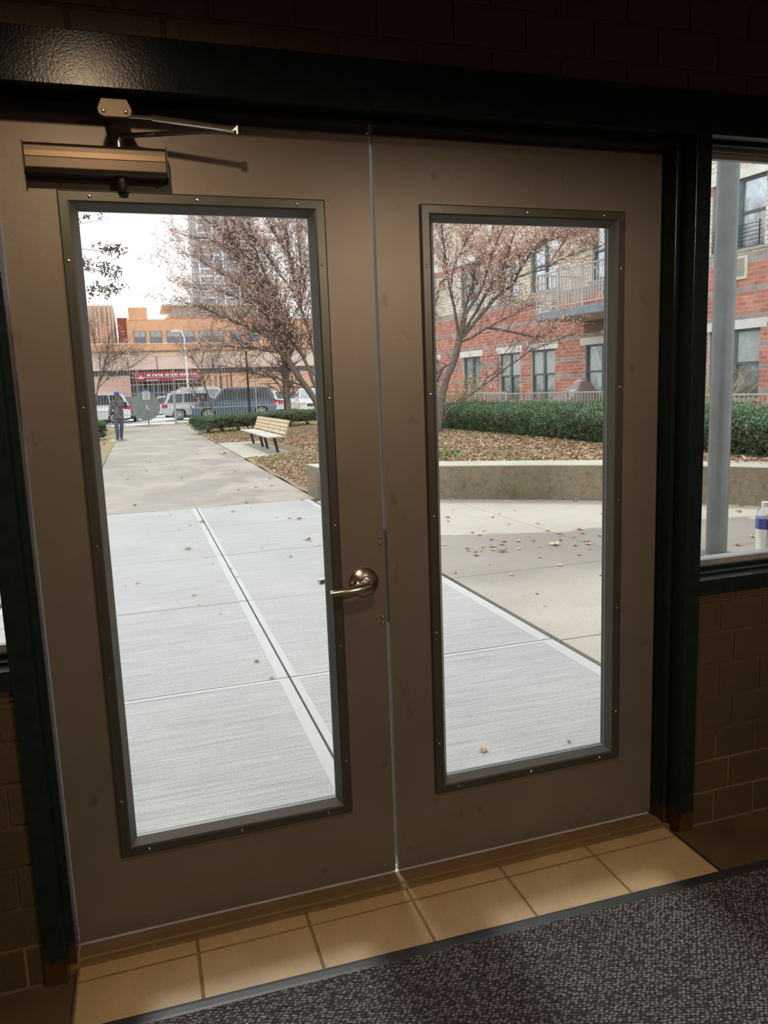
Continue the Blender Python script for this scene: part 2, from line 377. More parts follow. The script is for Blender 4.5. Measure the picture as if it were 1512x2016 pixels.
def leaf_cloud(P, size, mats, name='leaves', flat=0.0, aspect=1.6, midx=None, curl=.35):
    """each leaf is two bent quads around a midrib; flat=1 lies level"""
    n = len(P); P = np.asarray(P)
    d = rng.normal(size=(n, 3)); d[:, 2] *= (1-flat); d /= np.linalg.norm(d, axis=1)[:, None]
    e = rng.normal(size=(n, 3)); e[:, 2] *= (1-flat); e -= (e*d).sum(1)[:, None]*d; e /= np.linalg.norm(e, axis=1)[:, None]
    u = np.cross(d, e)
    sz = (np.asarray(size)*rng.uniform(.6, 1.25, n))[:, None] if np.ndim(size) == 0 else np.asarray(size)[:, None]
    L = d*sz*.5*aspect; Wd = e*sz*.5; H = u*sz*curl*rng.uniform(.3, 1, (n, 1))
    a, b = P-L, P+L; c = P+Wd+H; dd = P-Wd+H
    V = np.stack([a, a*.5+c*.5+L*.1, b*.6+c*.4, b,  a, b, b*.6+dd*.4, a*.5+dd*.5+L*.1], 1).reshape(-1, 3)
    mi = None if midx is None else np.repeat(midx, 2)
    return quads_mesh(name, V, 4, mats, mi)

# ------------------------------------------------------------------ terrain
def sstep(a, b, x):
    t = np.clip((x-a)/(b-a), 0, 1); return t*t*(3-2*t)
def hgt(x, y):
    """height of the open ground"""
    x = np.asarray(x, float); y = np.asarray(y, float)
    far = .16*np.clip((y-28)/12, 0, 1)
    bank = .40*sstep(1.9, 5.6, x)*(1-sstep(18, 26, y))
    return far+bank
ARC = [(1.66, 8.36), (2.05, 8.13), (2.5, 7.86), (3.1, 7.47), (3.61, 7.13), (4.17, 6.74), (4.6, 6.42), (5.0, 6.10), (5.4, 5.74), (5.73, 5.40), (5.97, 5.10), (6.2, 4.75), (6.45, 4.25), (6.65, 3.6), (6.75, 2.8)]
def arc_offset(d):
    out = []
    for i, (x, y) in enumerate(ARC):
        x0, y0 = ARC[max(i-1, 0)]; x1, y1 = ARC[min(i+1, len(ARC)-1)]; tx, ty = x1-x0, y1-y0; l = math.hypot(tx, ty)
        out.append((x-ty/l*d, y+tx/l*d))
    return out
def arc_y(x):
    xs = [p[0] for p in arc_offset(.3)]; ys = [p[1] for p in arc_offset(.3)]
    return np.interp(x, xs, ys, left=ys[0], right=-1)

# ================================================================== ROOM SHELL (interior, y<0)
fl = MB().box(-3, -5, -.12, 3, -.36, -.012).box(-3, -.36, -.12, -.915, -.02, -.012).box(.915, -.36, -.12, 3, -.02, -.012).build('floor', DARKFLOOR); setp(fl, kind='structure')
gr = MB().box(-.915, -.36, -.06, .915, -.075, -.0022).build('grout', GROUT, fl)
def tile(x0, x1, y0, y1):
    g = .0045; MB().box(x0+g, y0+g, -.05, x1-g, y1-g, random.uniform(-.0008, .0006)).build('tile', TILE, fl, bevel=.0008)
for k in range(-3, 3):
    x0, x1 = k*.305, (k+1)*.305
    tile(x0, x1, -.352, -.132)
    tile(x0, x1, -.132, -.072)
for x0, x1 in ((-1.35, -.92), (.92, 1.30), (1.30, 1.70), (-1.8, -1.35)):
    MB().box(x0+.003, -.42, -.05, x1-.003, -.115, .0).build('floor_slab', DARKFLOOR, fl, bevel=.001)
cl = MB().box(-3, -5, 2.75, 3, -.02, 2.85).build('ceiling', ROOMW); setp(cl, kind='structure')
setp(MB().box(-3.1, -5, -.1, -3, .05, 2.85).build('wall_left', ROOMW), kind='structure')
setp(MB().box(3, -5, -.1, 3.1, .05, 2.85).build('wall_right', ROOMW), kind='structure')
setp(MB().box(-3.1, -5.1, -.1, 3.1, -5, 2.85).build('wall_back', ROOMW), kind='structure')
# front wall: mortar core with blocks laid on its room face
wf = MB()
for x0, z0, x1, z1 in ((-3, -.05, -.97, .80), (.97, -.05, 3, .80), (-3, 2.262, 3, 2.75), (-3, .8, -2.2, 2.262), (2.2, .8, 3, 2.262)):
    wf.box(x0, -.103, z0, x1, .20, z1)
wf = wf.build('wall_front', MORTAR_IN); setp(wf, kind='structure')
rest = MB()
def block(x0, x1, z0, z1, y=-.104):
    g = .0045; d = random.uniform(.0025, .0045)
    vis = (-1.35 < x0 and x1 < 1.7)
    if vis: MB().box(x0+g, y-d, z0+g, x1-g, y+.004, z1-g).build('brick', BLOCK, wf, bevel=.0022)
    else: rest.box(x0+g, y-d, z0+g, x1-g, y+.004, z1-g)
rowz = [0.0, .111, .221, .331, .441, .553, .660, .758, .80]
for r in range(8):
    z0, z1 = rowz[r], rowz[r+1]
    j = [.985, 1.086, 1.25, 1.45, 1.65, 1.85, 2.05, 2.25, 2.5, 2.75, 3.0] if r % 2 == 0 else [.985, 1.142, 1.345, 1.55, 1.75, 1.95, 2.15, 2.4, 2.6, 2.8, 3.0]
    for a, b in zip(j[:-1], j[1:]): block(a, b, z0, z1)
    j = [.985, 1.13, 1.33, 1.53, 1.73, 1.93, 2.2, 2.5, 2.8, 3.0] if r % 2 else [.985, 1.03, 1.23, 1.43, 1.63, 1.83, 2.1, 2.4, 2.7, 3.0]
    for a, b in zip(j[:-1], j[1:]): block(-b, -a, z0, z1)
for r, (z0, z1) in enumerate(((2.272, 2.330), (2.330, 2.432), (2.432, 2.534), (2.534, 2.636), (2.636, 2.738))):
    o = -.724+(0 if r % 2 == 0 else .10)
    for k in range(-12, 18): block(o+k*.2045, o+(k+1)*.2045, z0, z1)
rb = rest.build('brick_course', BLOCK, wf, fixn=False); setp(rb, kind='stuff')

# door and sidelight frame (dark green)
FY = -.125
def jamb(sx):
    m = MB(); f = lambda a, b: (min(sx*a, sx*b), max(sx*a, sx*b))
    for (a, b, y0, y1) in ((.935, .987, FY, .10), (.917, .936, -.062, .10)):
        x0, x1 = f(a, b); m.box(x0, y0, -.005, x1, y1, 2.16)
    return m.build('trim_%d' % (1 if sx < 0 else 2), GREEN, bevel=.0015)
for sx in (-1, 1): setp(jamb(sx), kind='structure')
lt = MB().box(-2.4, FY, 2.16, 2.4, .10, 2.275).box(-.918, -.062, 2.143, .918, .10, 2.161).build('trim_3', GREEN, bevel=.0015); setp(lt, kind='structure')
for sx, nm in ((1, 'window_1'), (-1, 'window_2')):
    a, b = .987, 2.30; X = lambda v0, v1: (min(sx*v0, sx*v1), max(sx*v0, sx*v1))
    m = MB(); x0, x1 = X(a, b); m.box(x0, FY, .797, x1, .10, .845)
    x0, x1 = X(b, b+.06); m.box(x0, FY, 0, x1, .10, 2.16)
    x0, x1 = X(a, b); m.box(x0, -.075, .844, x1, -.05, .853).box(x0, -.075, 2.150, x1, -.05, 2.161)
    w = m.build(nm, GREEN, bevel=.0012); setp(w, kind='structure')
    x0, x1 = X(a+.002, b); MB().box(x0, -.035, .846, x1, .06, .862).build('stop_bead', GREEN, w, bevel=.001)
    g = MB().box(x0, -.020, .862, x1, -.010, .881).box(x0, .012, .862, x1, .05, .876)
    g.box(x0, -.035, 2.145, x1, .05, 2.160).box(x0, -.020, 2.128, x1, -.010, 2.147)
    g.build('glazing_bead', ALU, w)
    MB().box(x0, -.006, .862, x1, -.001, 2.150).build('pane', GLASS, w)
    MB().box(x0, .06, .806, x1, .19, .826).build('outer_sill', SILLM, w, bevel=.002)
# threshold saddle
sd = MB().prism([(-.080, -.012), (-.080, .001), (-.070, .0035), (-.055, .0035), (-.050, .0065), (-.020, .0065), (-.014, .0030), (.02, .0030), (.05, .0030), (.09, -.004), (.09, -.03), (-.08, -.03)], -.935, .935, 'x').build('trim_4', SADDLE); setp(sd, kind='structure')
MB().box(-.913, .006, .0030, .913, .088, .0042).build('sunlit_strip', mat('sunlit_threshold_metal', (.72, .72, .72), .45, .1), sd)  # pale strip, its brightness imitates sunlight on the saddle under the doors

# ------------------------------------------------------------------ the two door leaves
DT = .045
def door_leaf(name, x0, x1, gx0, gx1, zb=.2847, zt=1.9246, H=2.139, z0=.014):
    m = MB()
    q_ = .016
    m.box(x0, 0, z0, gx0-q_, DT, H).box(gx1+q_, 0, z0, x1, DT, H).box(gx0-q_, 0, z0, gx1+q_, DT, zb-q_).box(gx0-q_, 0, zt+q_, gx1+q_, DT, H)
    d = m.build(name, DOORM); setp(d, kind='structure')
    e = .043; fy = -.012
    def ring(yo, ye, a, b):   # picture-frame ring as four mitred bars
        mm = MB()
        A = [(gx0-a, zb-a), (gx1+a, zb-a), (gx1+a, zt+a), (gx0-a, zt+a)]; B = [(gx0-b, zb-b), (gx1+b, zb-b), (gx1+b, zt+b), (gx0-b, zt+b)]
        return A, B
    mm = MB()
    prof = [(.043, -.001), (.043, -.010), (.040, -.012), (.020, -.012), (.015, -.010), (.000, .012), (.000, .020)]
    for side in range(4):
        for pi_, ((a0, y0), (a1, y1)) in enumerate(zip(prof[:-1], prof[1:])):
            def cor(a): return [(gx0-a, zb-a), (gx1+a, zb-a), (gx1+a, zt+a), (gx0-a, zt+a)]
            c0, c1 = cor(a0), cor(a1); j, k = side, (side+1) % 4
            mm.face([(c0[j][0], y0, c0[j][1]), (c0[k][0], y0, c0[k][1]), (c1[k][0], y1, c1[k][1]), (c1[j][0], y1, c1[j][1])], 1 if pi_ >= 4 else 0)
            # same profile outside
            Y0, Y1 = DT-min(y0, -.001+.0*y0) if y0 > 0 else DT-y0, DT-y1 if y1 <= 0 else DT
            c0, c1 = cor(max(a0, .0155)), cor(max(a1, .0155))
            mm.face([(c0[j][0], Y0, c0[j][1]), (c1[j][0], Y1, c1[j][1]), (c1[k][0], Y1, c1[k][1]), (c0[k][0], Y0, c0[k][1])])
    lf = mm.build('lite_frame', [LITE, LITE2], d)
    MB().box(gx0-.012, .020, zb-.012, gx1+.012, .025, zt+.012).build('pane', GLASS, d)
    sm = MB().lathe([(.0045, 0), (.0045, -.001), (.003, -.0026), (.0008, -.003)], 'y', n=10).mesh('screw', STEEL)
    xs = [gx0+.03, (gx0+gx1)/2, gx1-.03]
    for X in xs:
        for Z in (zb-.030, zt+.030): link('screw', sm, lf, (X, -.0118, Z))
    for k in range(5):
        Z = zb+.12+(zt-zb-.24)*k/4
        for X in (gx0-.030, gx1+.030): link('screw', sm, lf, (X, -.0118, Z))
    return d, sm
D1, SCR = door_leaf('door_1', -.914, -.0065, -.7438, -.1797)
D2, _ = door_leaf('door_2', .0040, .914, .1743, .7353)
# right leaf's meeting edge: pale strip imitates outdoor light on it, dark strike plate
MB().box(.0030, .001, .05, .0040, .044, 2.13).build('lit_edge_strip', ALU, D2)
MB().box(.0024, .000, .80, .0032, .044, 1.075).build('strike_plate', RUBBER, D2)
# lever sets on both faces of the left leaf
LX, LZ = -.070, .932
rose = MB().lathe([(.043, 0), (.043, -.004), (.040, -.008), (.023, -.015), (.019, -.017), (.0175, -.026), (.0145, -.027)], 'y', (LX, 0, LZ), 32).build('lever_rose', STEEL, D1, smooth=True); 
def lever(sgn, yy):
    m = MB(); pts = []; rad = []
    for t in np.linspace(0, 1, 4): pts.append((LX, yy+sgn*(-.015-.030*t), LZ-.003*t)); rad.append(.012+.001*t)
    for t in np.linspace(0, 1, 9)[1:]:
        a = t*1.0; pts.append((LX-.012-.098*t, yy+sgn*(-.050-.006*math.sin(math.pi*t)), LZ-.005-.006*t)); rad.append(.0145-.0055*t)
    m.tube(pts, rad, 12); return m
lever(1, 0).build('lever', STEEL, rose, smooth=True)
MB().lathe([(.0095, -.010), (.0095, -.030), (.007, -.031)], 'y', (LX-.026, 0, LZ-.002), 16).build('lock_cylinder', STEEL, rose, smooth=True)
ro = MB().lathe([(.0345, 0), (.0345, .004), (.031, .008), (.019, .011), (.0155, .020)], 'y', (LX, DT, LZ), 32).build('lever_rose', STEEL, D1, smooth=True)
lever(-1, DT).build('lever', STEEL, ro, smooth=True)
bolt = MB().lathe([(.0052, .001), (.0052, -.002), (.0038, -.0045), (.001, -.006)], 'y', n=14).mesh('bolt', STEEL)
for z in (1.058, 1.040, .821, .803): link('bolt', bolt, D1, (-.018, 0, z))

# ------------------------------------------------------------------ door closer
dc = empty('door_closer', (-.69, -.001, 2.03), 0, 'bronze surface-mounted closer box with folding arm over the left door window', 'door closer')
bx0, bx1, bz0, bz1 = -.845, -.532, 2.003, 2.060
L0 = Vector(dc.location)
def loc(v): return tuple(Vector(v)-L0)
m = MB().prism([(-.003, 1.993), (-.052, 1.993), (-.062, 2.002), (-.062, 2.050), (-.054, 2.058), (-.003, 2.058)], bx0, bx1, 'x')
m.v = [loc(v) for v in m.v]; m.build('body', CLOSERM, dc, bevel=.002)
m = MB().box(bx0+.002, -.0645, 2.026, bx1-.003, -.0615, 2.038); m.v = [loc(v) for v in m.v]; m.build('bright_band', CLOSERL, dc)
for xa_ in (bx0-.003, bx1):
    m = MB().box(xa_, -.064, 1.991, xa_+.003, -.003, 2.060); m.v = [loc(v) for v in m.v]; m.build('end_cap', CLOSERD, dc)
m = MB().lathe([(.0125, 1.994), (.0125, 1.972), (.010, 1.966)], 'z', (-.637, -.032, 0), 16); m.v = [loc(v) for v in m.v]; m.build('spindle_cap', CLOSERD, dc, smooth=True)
m = MB().lathe([(.009, 2.056), (.009, 2.072), (.011, 2.073), (.011, 2.082), (.006, 2.085)], 'z', (-.637, -.034, 0), 16); m.v = [loc(v) for v in m.v]; m.build('spindle', STEEL, dc, smooth=True)
el = (-.368, -.118, 2.088)
m = MB(); a = Vector((-.637, -.034, 2.084)); b = Vector(el); dirv = (b-a); s = dirv.normalized().cross(Vector((0, 0, 1)))*.010
for z0 in (0,):
    q = [a-s, b-s*.8, b+s*.8, a+s]
    vv = [tuple(p) for p in q]+[tuple(p+Vector((0, 0, .006))) for p in q]; i = len(m.v); m.v += vv
    for f in ((0, 1, 2, 3), (4, 7, 6, 5), (0, 4, 5, 1), (1, 5, 6, 2), (2, 6, 7, 3), (3, 7, 4, 0)): m.f.append(tuple(i+k for k in f)); m.m.append(0)
m.v = [loc(v) for v in m.v]; m.build('main_arm', STEEL, dc)
m = MB().tube([(-.615, -.110, 2.108), (-.55, -.110, 2.108), el], [.0045, .0045, .0045], 8).tube([(-.56, -.110, 2.108), (-.372, -.118, 2.092)], [.0075, .0065], 8)
m.v = [loc(v) for v in m.v]; fa = m.build('forearm', STEEL, dc, smooth=True)
m = MB().lathe([(.008, 2.080), (.008, 2.098), (.004, 2.101)], 'z', (el[0], el[1], 0), 12); m.v = [loc(v) for v in m.v]; m.build('elbow_pin', STEEL, dc, smooth=True)
m = MB().prism([(-.668, 2.141), (-.612, 2.141), (-.602, 2.118), (-.606, 2.106), (-.616, 2.102), (-.664, 2.102), (-.674, 2.106), (-.678, 2.118)], -.118, -.106, 'y').box(-.668, -.108, 2.133, -.612, -.063, 2.1425)
m.v = [loc(v) for v in m.v]; br = m.build('frame_bracket', mat('tarnished_bracket', (.13, .105, .07), .45, .5), dc, bevel=.0015)
for x in (-.664, -.616): link('screw', SCR, br, loc((x, -.1185, 2.114)))
# ------------------------------------------------------------------ entrance mat
def matline(x, off=0): return -.3135-.0225*(x)-off
bd = [(-2.6, matline(-2.6)), (2.7, matline(2.7)), (2.7, -3.4), (-2.6, -3.4)]
mt = empty('entrance_mat', (0, -.35, 0), 0, 'charcoal woven entrance mat with black rubber edge on the floor', 'mat')
def sh(m): m.v = [(v[0], v[1]+.35, v[2]) for v in m.v]; return m
m = MB(); N = 24
xs = np.linspace(-2.6, 2.7, N)
for a, b in zip(xs[:-1], xs[1:]):
    p = [(0, .0012), (.012, .0045), (.034, .0075), (.043, .0075)]
    for (o0, z0), (o1, z1) in zip(p[:-1], p[1:]):
        m.face([(a, matline(a, o0), z0), (a, matline(a, o1), z1), (b, matline(b, o1), z1), (b, matline(b, o0), z0)])
    m.face([(a, matline(a), -.001), (a, matline(a), .0012), (b, matline(b), .0012), (b, matline(b), -.001)])
sh(m).build('rubber_edge', RUBBER, mt, fixn=False)
m = MB()
m.face([(-2.6, -3.4, .0078), (2.7, -3.4, .0078), (2.7, matline(2.7, .043), .0078), (-2.6, matline(-2.6, .043), .0078)])
c = sh(m).build('carpet_pile', CARPET, mt, fixn=False); setp(c, kind='stuff')
# ceiling lamp
lp = empty('ceiling_lamp', tuple(LAMP), 0, 'small round recessed ceiling lamp behind the viewer inside the entrance', 'lamp')
em = bpy.data.materials.new('lamp_glow'); nt, p = nodes_new(em); p.inputs['Emission Color'].default_value = (1, .74, .46, 1); p.inputs['Emission Strength'].default_value = 8
MB().lathe([(.11, .05), (.11, .0), (.085, -.004), (.085, .03)], 'z', n=24).build('rim', ALU, lp)
MB().lathe([(.083, .012), (.083, .010)], 'z', n=24).build('diffuser', em, lp)
ld = bpy.data.lights.new('lamp_light', 'SPOT'); ld.energy = LAMP_POWER; ld.color = (1.0, .71, .45); ld.shadow_soft_size = .045; ld.spot_size = R_(156); ld.spot_blend = .35
lo = bpy.data.objects.new('lamp_light', ld); COL.objects.link(lo); lo.parent = lp; lo.location = (0, 0, -.02)
fill_p = copy_tree(lp); fill_p.location = (1.25, -4.0, 2.70); fill_p['label'] = 'added unseen fill lamp on the ceiling further back inside the entrance hall'  # added unseen lamp, gives the doors an even fill light
for c_ in fill_p.children:
    if c_.type == 'LIGHT':
        c_.data = ld.copy(); c_.data.energy = LAMP_POWER*4.0; c_.data.spot_size = R_(168); c_.data.spot_blend = .12; c_.data.shadow_soft_size = .09; c_.data.color = (1.0, .77, .56)

# ================================================================== OUTSIDE
# base ground under everything
def strip(name, x0, x1, y0, y1, n, m, extra=0.0, kind='structure'):
    mm = MB(); ys = np.linspace(y0, y1, n+1)
    for a, b in zip(ys[:-1], ys[1:]):
        ha, hb = .16*np.clip((a-28)/12, 0, 1)+extra, .16*np.clip((b-28)/12, 0, 1)+extra
        mm.face([(x0, a, ha), (x1, a, ha), (x1, b, hb), (x0, b, hb)])
    return setp(mm.build(name, m), kind=kind)
strip('ground', -60, 60, .09, 40.3, 20, JOINT, -.055)
strip('parking_lot', -60, 60, 40.0, 62, 4, CONC_FAR, -.01)
strip('street', -90, 140, 62, 79, 4, mat('asphalt', (.30, .30, .30), .9, 0, .15, 3, kind='World'), -.03)
def slab(parent, x0, x1, y0, y1, mats, bands=None, z=0.0, g=.006, name='slab'):
    """box whose top face has trowelled borders (bands = left, right, front, back)"""
    x0 += g; x1 -= g; y0 += g; y1 -= g
    z += random.uniform(-.0015, .0015)
    m = MB()
    za = .16*float(np.clip((y0-28)/12, 0, 1))+z; zb = .16*float(np.clip((y1-28)/12, 0, 1))+z
    if bands:
        l, r, f, b = bands; xi0, xi1, yi0, yi1 = x0+l, x1-r, y0+f, y1-b
        m.face([(xi0, yi0, za-.0015), (xi1, yi0, za-.0015), (xi1, yi1, zb-.0015), (xi0, yi1, zb-.0015)], 0)
        O = [(x0, y0, za), (x1, y0, za), (x1, y1, zb), (x0, y1, zb)]; I = [(xi0, yi0, za), (xi1, yi0, za), (xi1, yi1, zb), (xi0, yi1, zb)]
        for k in range(4):
            k2 = (k+1) % 4; m.face([O[k], O[k2], I[k2], I[k]], 1)
            m.face([I[k], I[k2], (I[k2][0], I[k2][1], I[k2][2]-.0015), (I[k][0], I[k][1], I[k][2]-.0015)], 1)
    else:
        m.face([(x0, y0, za), (x1, y0, za), (x1, y1, zb), (x0, y1, zb)], 0)
    for (a, b_, za_, zb_) in (((x0, y0), (x1, y0), za, za), ((x1, y0), (x1, y1), za, zb), ((x1, y1), (x0, y1), zb, zb), ((x0, y1), (x0, y0), zb, za)):
        m.face([(*a, za_-.05), (*b_, zb_-.05), (*b_, zb_), (*a, za_)], 1 if bands else 0)
    return m.build(name, mats, parent, fixn=False)
wk = empty('walkway', (0, 0, 0), kind='structure')
rows = [.095, 1.775, 3.405, 5.13, 6.80, 8.45]
for i in range(5):
    slab(wk, -1.72, 0, rows[i], rows[i+1], [CONC_NEW, CONC_BAND], (.03, .055, .010, .035 if i == 0 else .014))
    slab(wk, 0, 1.56, rows[i], rows[i+1], [CONC_NEW, CONC_BAND], (.035, .075, .010, .035 if i == 0 else .014))
ys = [8.45, 13.5, 18.5, 23.6, 28.6, 33.7, 40.0]
for a, b in zip(ys[:-1], ys[1:]):
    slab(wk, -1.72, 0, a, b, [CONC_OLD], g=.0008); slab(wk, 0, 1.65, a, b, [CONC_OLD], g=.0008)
pt = empty('patio', (2, 2, 0), kind='structure'); pt.location = (0, 0, 0)
for x0, x1 in ((1.585, 3.23), (3.23, 4.90), (4.90, 6.9), (6.9, 9.0)):
    for a, b in ((.095, 1.725), (1.725, 3.36), (3.36, 5.07), (5.07, 6.6), (6.6, 8.2)):
        if a > arc_y(x0)+.1 and x0 > 2: continue
        slab(pt, x0, x1, a, b, [CONC_PATIO], g=.004)
for x0, x1 in ((-3.4, -1.735), (-5.1, -3.4), (-6.8, -5.1)):
    for a, b in ((.095, 1.725), (1.725, 3.36), (3.36, 5.07)): slab(pt, x0, x1, a, b, [CONC_PATIO], g=.004)
# bench pad
pad = empty('bench_pad', (0, 0, 0), kind='structure')
slab(pad, 1.652, 3.04, 16.15, 22.45, [CONC_PAD], z=.03)
# planter wall
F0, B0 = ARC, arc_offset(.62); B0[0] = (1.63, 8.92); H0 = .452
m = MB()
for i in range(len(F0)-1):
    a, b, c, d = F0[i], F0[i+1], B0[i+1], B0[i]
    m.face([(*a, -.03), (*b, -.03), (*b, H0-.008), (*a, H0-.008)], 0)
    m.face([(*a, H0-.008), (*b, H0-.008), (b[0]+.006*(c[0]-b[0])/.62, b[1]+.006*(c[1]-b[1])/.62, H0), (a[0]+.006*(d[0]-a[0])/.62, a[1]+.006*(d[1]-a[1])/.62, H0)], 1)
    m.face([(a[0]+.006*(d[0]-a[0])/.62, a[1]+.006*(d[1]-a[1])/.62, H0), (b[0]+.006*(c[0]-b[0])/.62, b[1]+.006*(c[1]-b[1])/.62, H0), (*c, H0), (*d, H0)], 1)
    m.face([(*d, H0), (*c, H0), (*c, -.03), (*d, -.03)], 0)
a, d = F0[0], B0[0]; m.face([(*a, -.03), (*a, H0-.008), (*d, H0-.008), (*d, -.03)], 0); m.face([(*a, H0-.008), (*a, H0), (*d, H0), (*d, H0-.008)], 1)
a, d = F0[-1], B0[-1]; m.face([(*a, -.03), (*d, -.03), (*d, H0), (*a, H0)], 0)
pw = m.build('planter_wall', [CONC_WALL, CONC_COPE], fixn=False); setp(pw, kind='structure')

# lawn and bed
def lawn(name, x0, x1, y0, y1, st, masked):
    xs = np.arange(x0, x1+st*.5, st); ys = np.arange(y0, y1+st*.5, st); m = MB()
    idx = {}
    XX, YY = np.meshgrid(xs, ys, indexing='ij'); ZZ = hgt(XX, YY)+.012+.012*np.sin(XX*3.1)*np.sin(YY*2.7) + .006
    if x0 < 0: ZZ = hgt(0*XX, YY)+.018
    ZZ = np.where((XX > 1.6) & (XX < 3.04) & (YY > 16.15) & (YY < 22.45), -.03, ZZ)
    for i in range(len(xs)):
        for j in range(len(ys)): m.v.append((XX[i, j], YY[i, j], ZZ[i, j]))
    n = len(ys)
    for i in range(len(xs)-1):
        for j in range(len(ys)-1):
            cx, cy = (xs[i]+xs[i+1])/2, (ys[j]+ys[j+1])/2
            if masked and (cy < arc_y(cx)-.05): continue
            m.f.append((i*n+j, (i+1)*n+j, (i+1)*n+j+1, i*n+j+1)); m.m.append(0)
    o = m.build(name, SOIL, fixn=False); return setp(o, kind='structure')
lawn('lawn', 1.648, 16.2, 2.2, 39.8, .2, True)
lawn('lawn', -12, -1.73, 5.1, 39.8, .5, False)
kb = MB().box(-12, 39.8, .05, -2.0, 40.15, .2).box(1.2, 39.8, .05, 16, 40.15, .2).build('kerb', CONC_COPE); setp(kb, kind='structure')
# leaf litter
def pts_in(n, x0, x1, y0, y1, f=None):
    out = []
    x = rng.uniform(x0, x1, n*3); y = rng.uniform(y0, y1, n*3); ok = np.ones(len(x), bool)
    if f is not None: ok = f(x, y)
    x, y = x[ok][:n], y[ok][:n]; return x, y
def litter(name, n, box, f, size, label, mats, probs, flat=.75):
    x, y = pts_in(n, *box, f); z = hgt(np.maximum(x, 0), y)+.03+rng.uniform(0, .02, len(x))
    mi = rng.choice(len(mats), len(x), p=probs)
    o = link(name, leaf_cloud(np.stack([x, y, z], 1), size, mats, name, flat, 1.3, mi, .5)); return setp(o, label, 'leaves', kind='stuff')
fbed = lambda x, y: (y > arc_y(x)+.15) & ~((x < 3.1) & (y > 16.1) & (y < 22.5)) & (rng.uniform(0, 1, len(x)) < np.clip(1.25-.03*y, .25, 1))
litter('leaf_litter', 30000, (1.72, 6.9, 4.5, 30), fbed, .058, 'brown dead leaves strewn thick over the lawn behind the low curved wall', [LF_FALL, LF_PALE, LF_DARK, GRASS], [.45, .30, .13, .12])
litter('leaf_litter', 900, (-5, -1.78, 12, 34), None, .085, 'dead leaves strewn on the lawn strip left of the long path', [LF_FALL, LF_PALE, GRASS], [.5, .3, .2])
gx, gy = pts_in(16000, 1.75, 7.0, 8, 34, lambda x, y: (y > arc_y(x)+.1) & ~((x < 3.05) & (y > 16.15) & (y < 22.45)) & (np.sin(x*1.3+y*.35)+rng.normal(0, .5, len(x)) > .3))
gz = hgt(gx, gy)+.02
gd = rng.normal(0, .02, (len(gx), 2)); gh = rng.uniform(.03, .06, len(gx)); gw = rng.normal(0, .008, (len(gx), 2))
V = np.stack([np.stack([gx-gw[:, 0], gy-gw[:, 1], gz], 1), np.stack([gx+gw[:, 0], gy+gw[:, 1], gz], 1), np.stack([gx+gd[:, 0], gy+gd[:, 1], gz+gh], 1)], 1).reshape(-1, 3)
setp(link('grass', quads_mesh('grass', V, 3, GRASS)), 'short yellow-green grass growing between the fallen leaves', 'grass', kind='stuff')

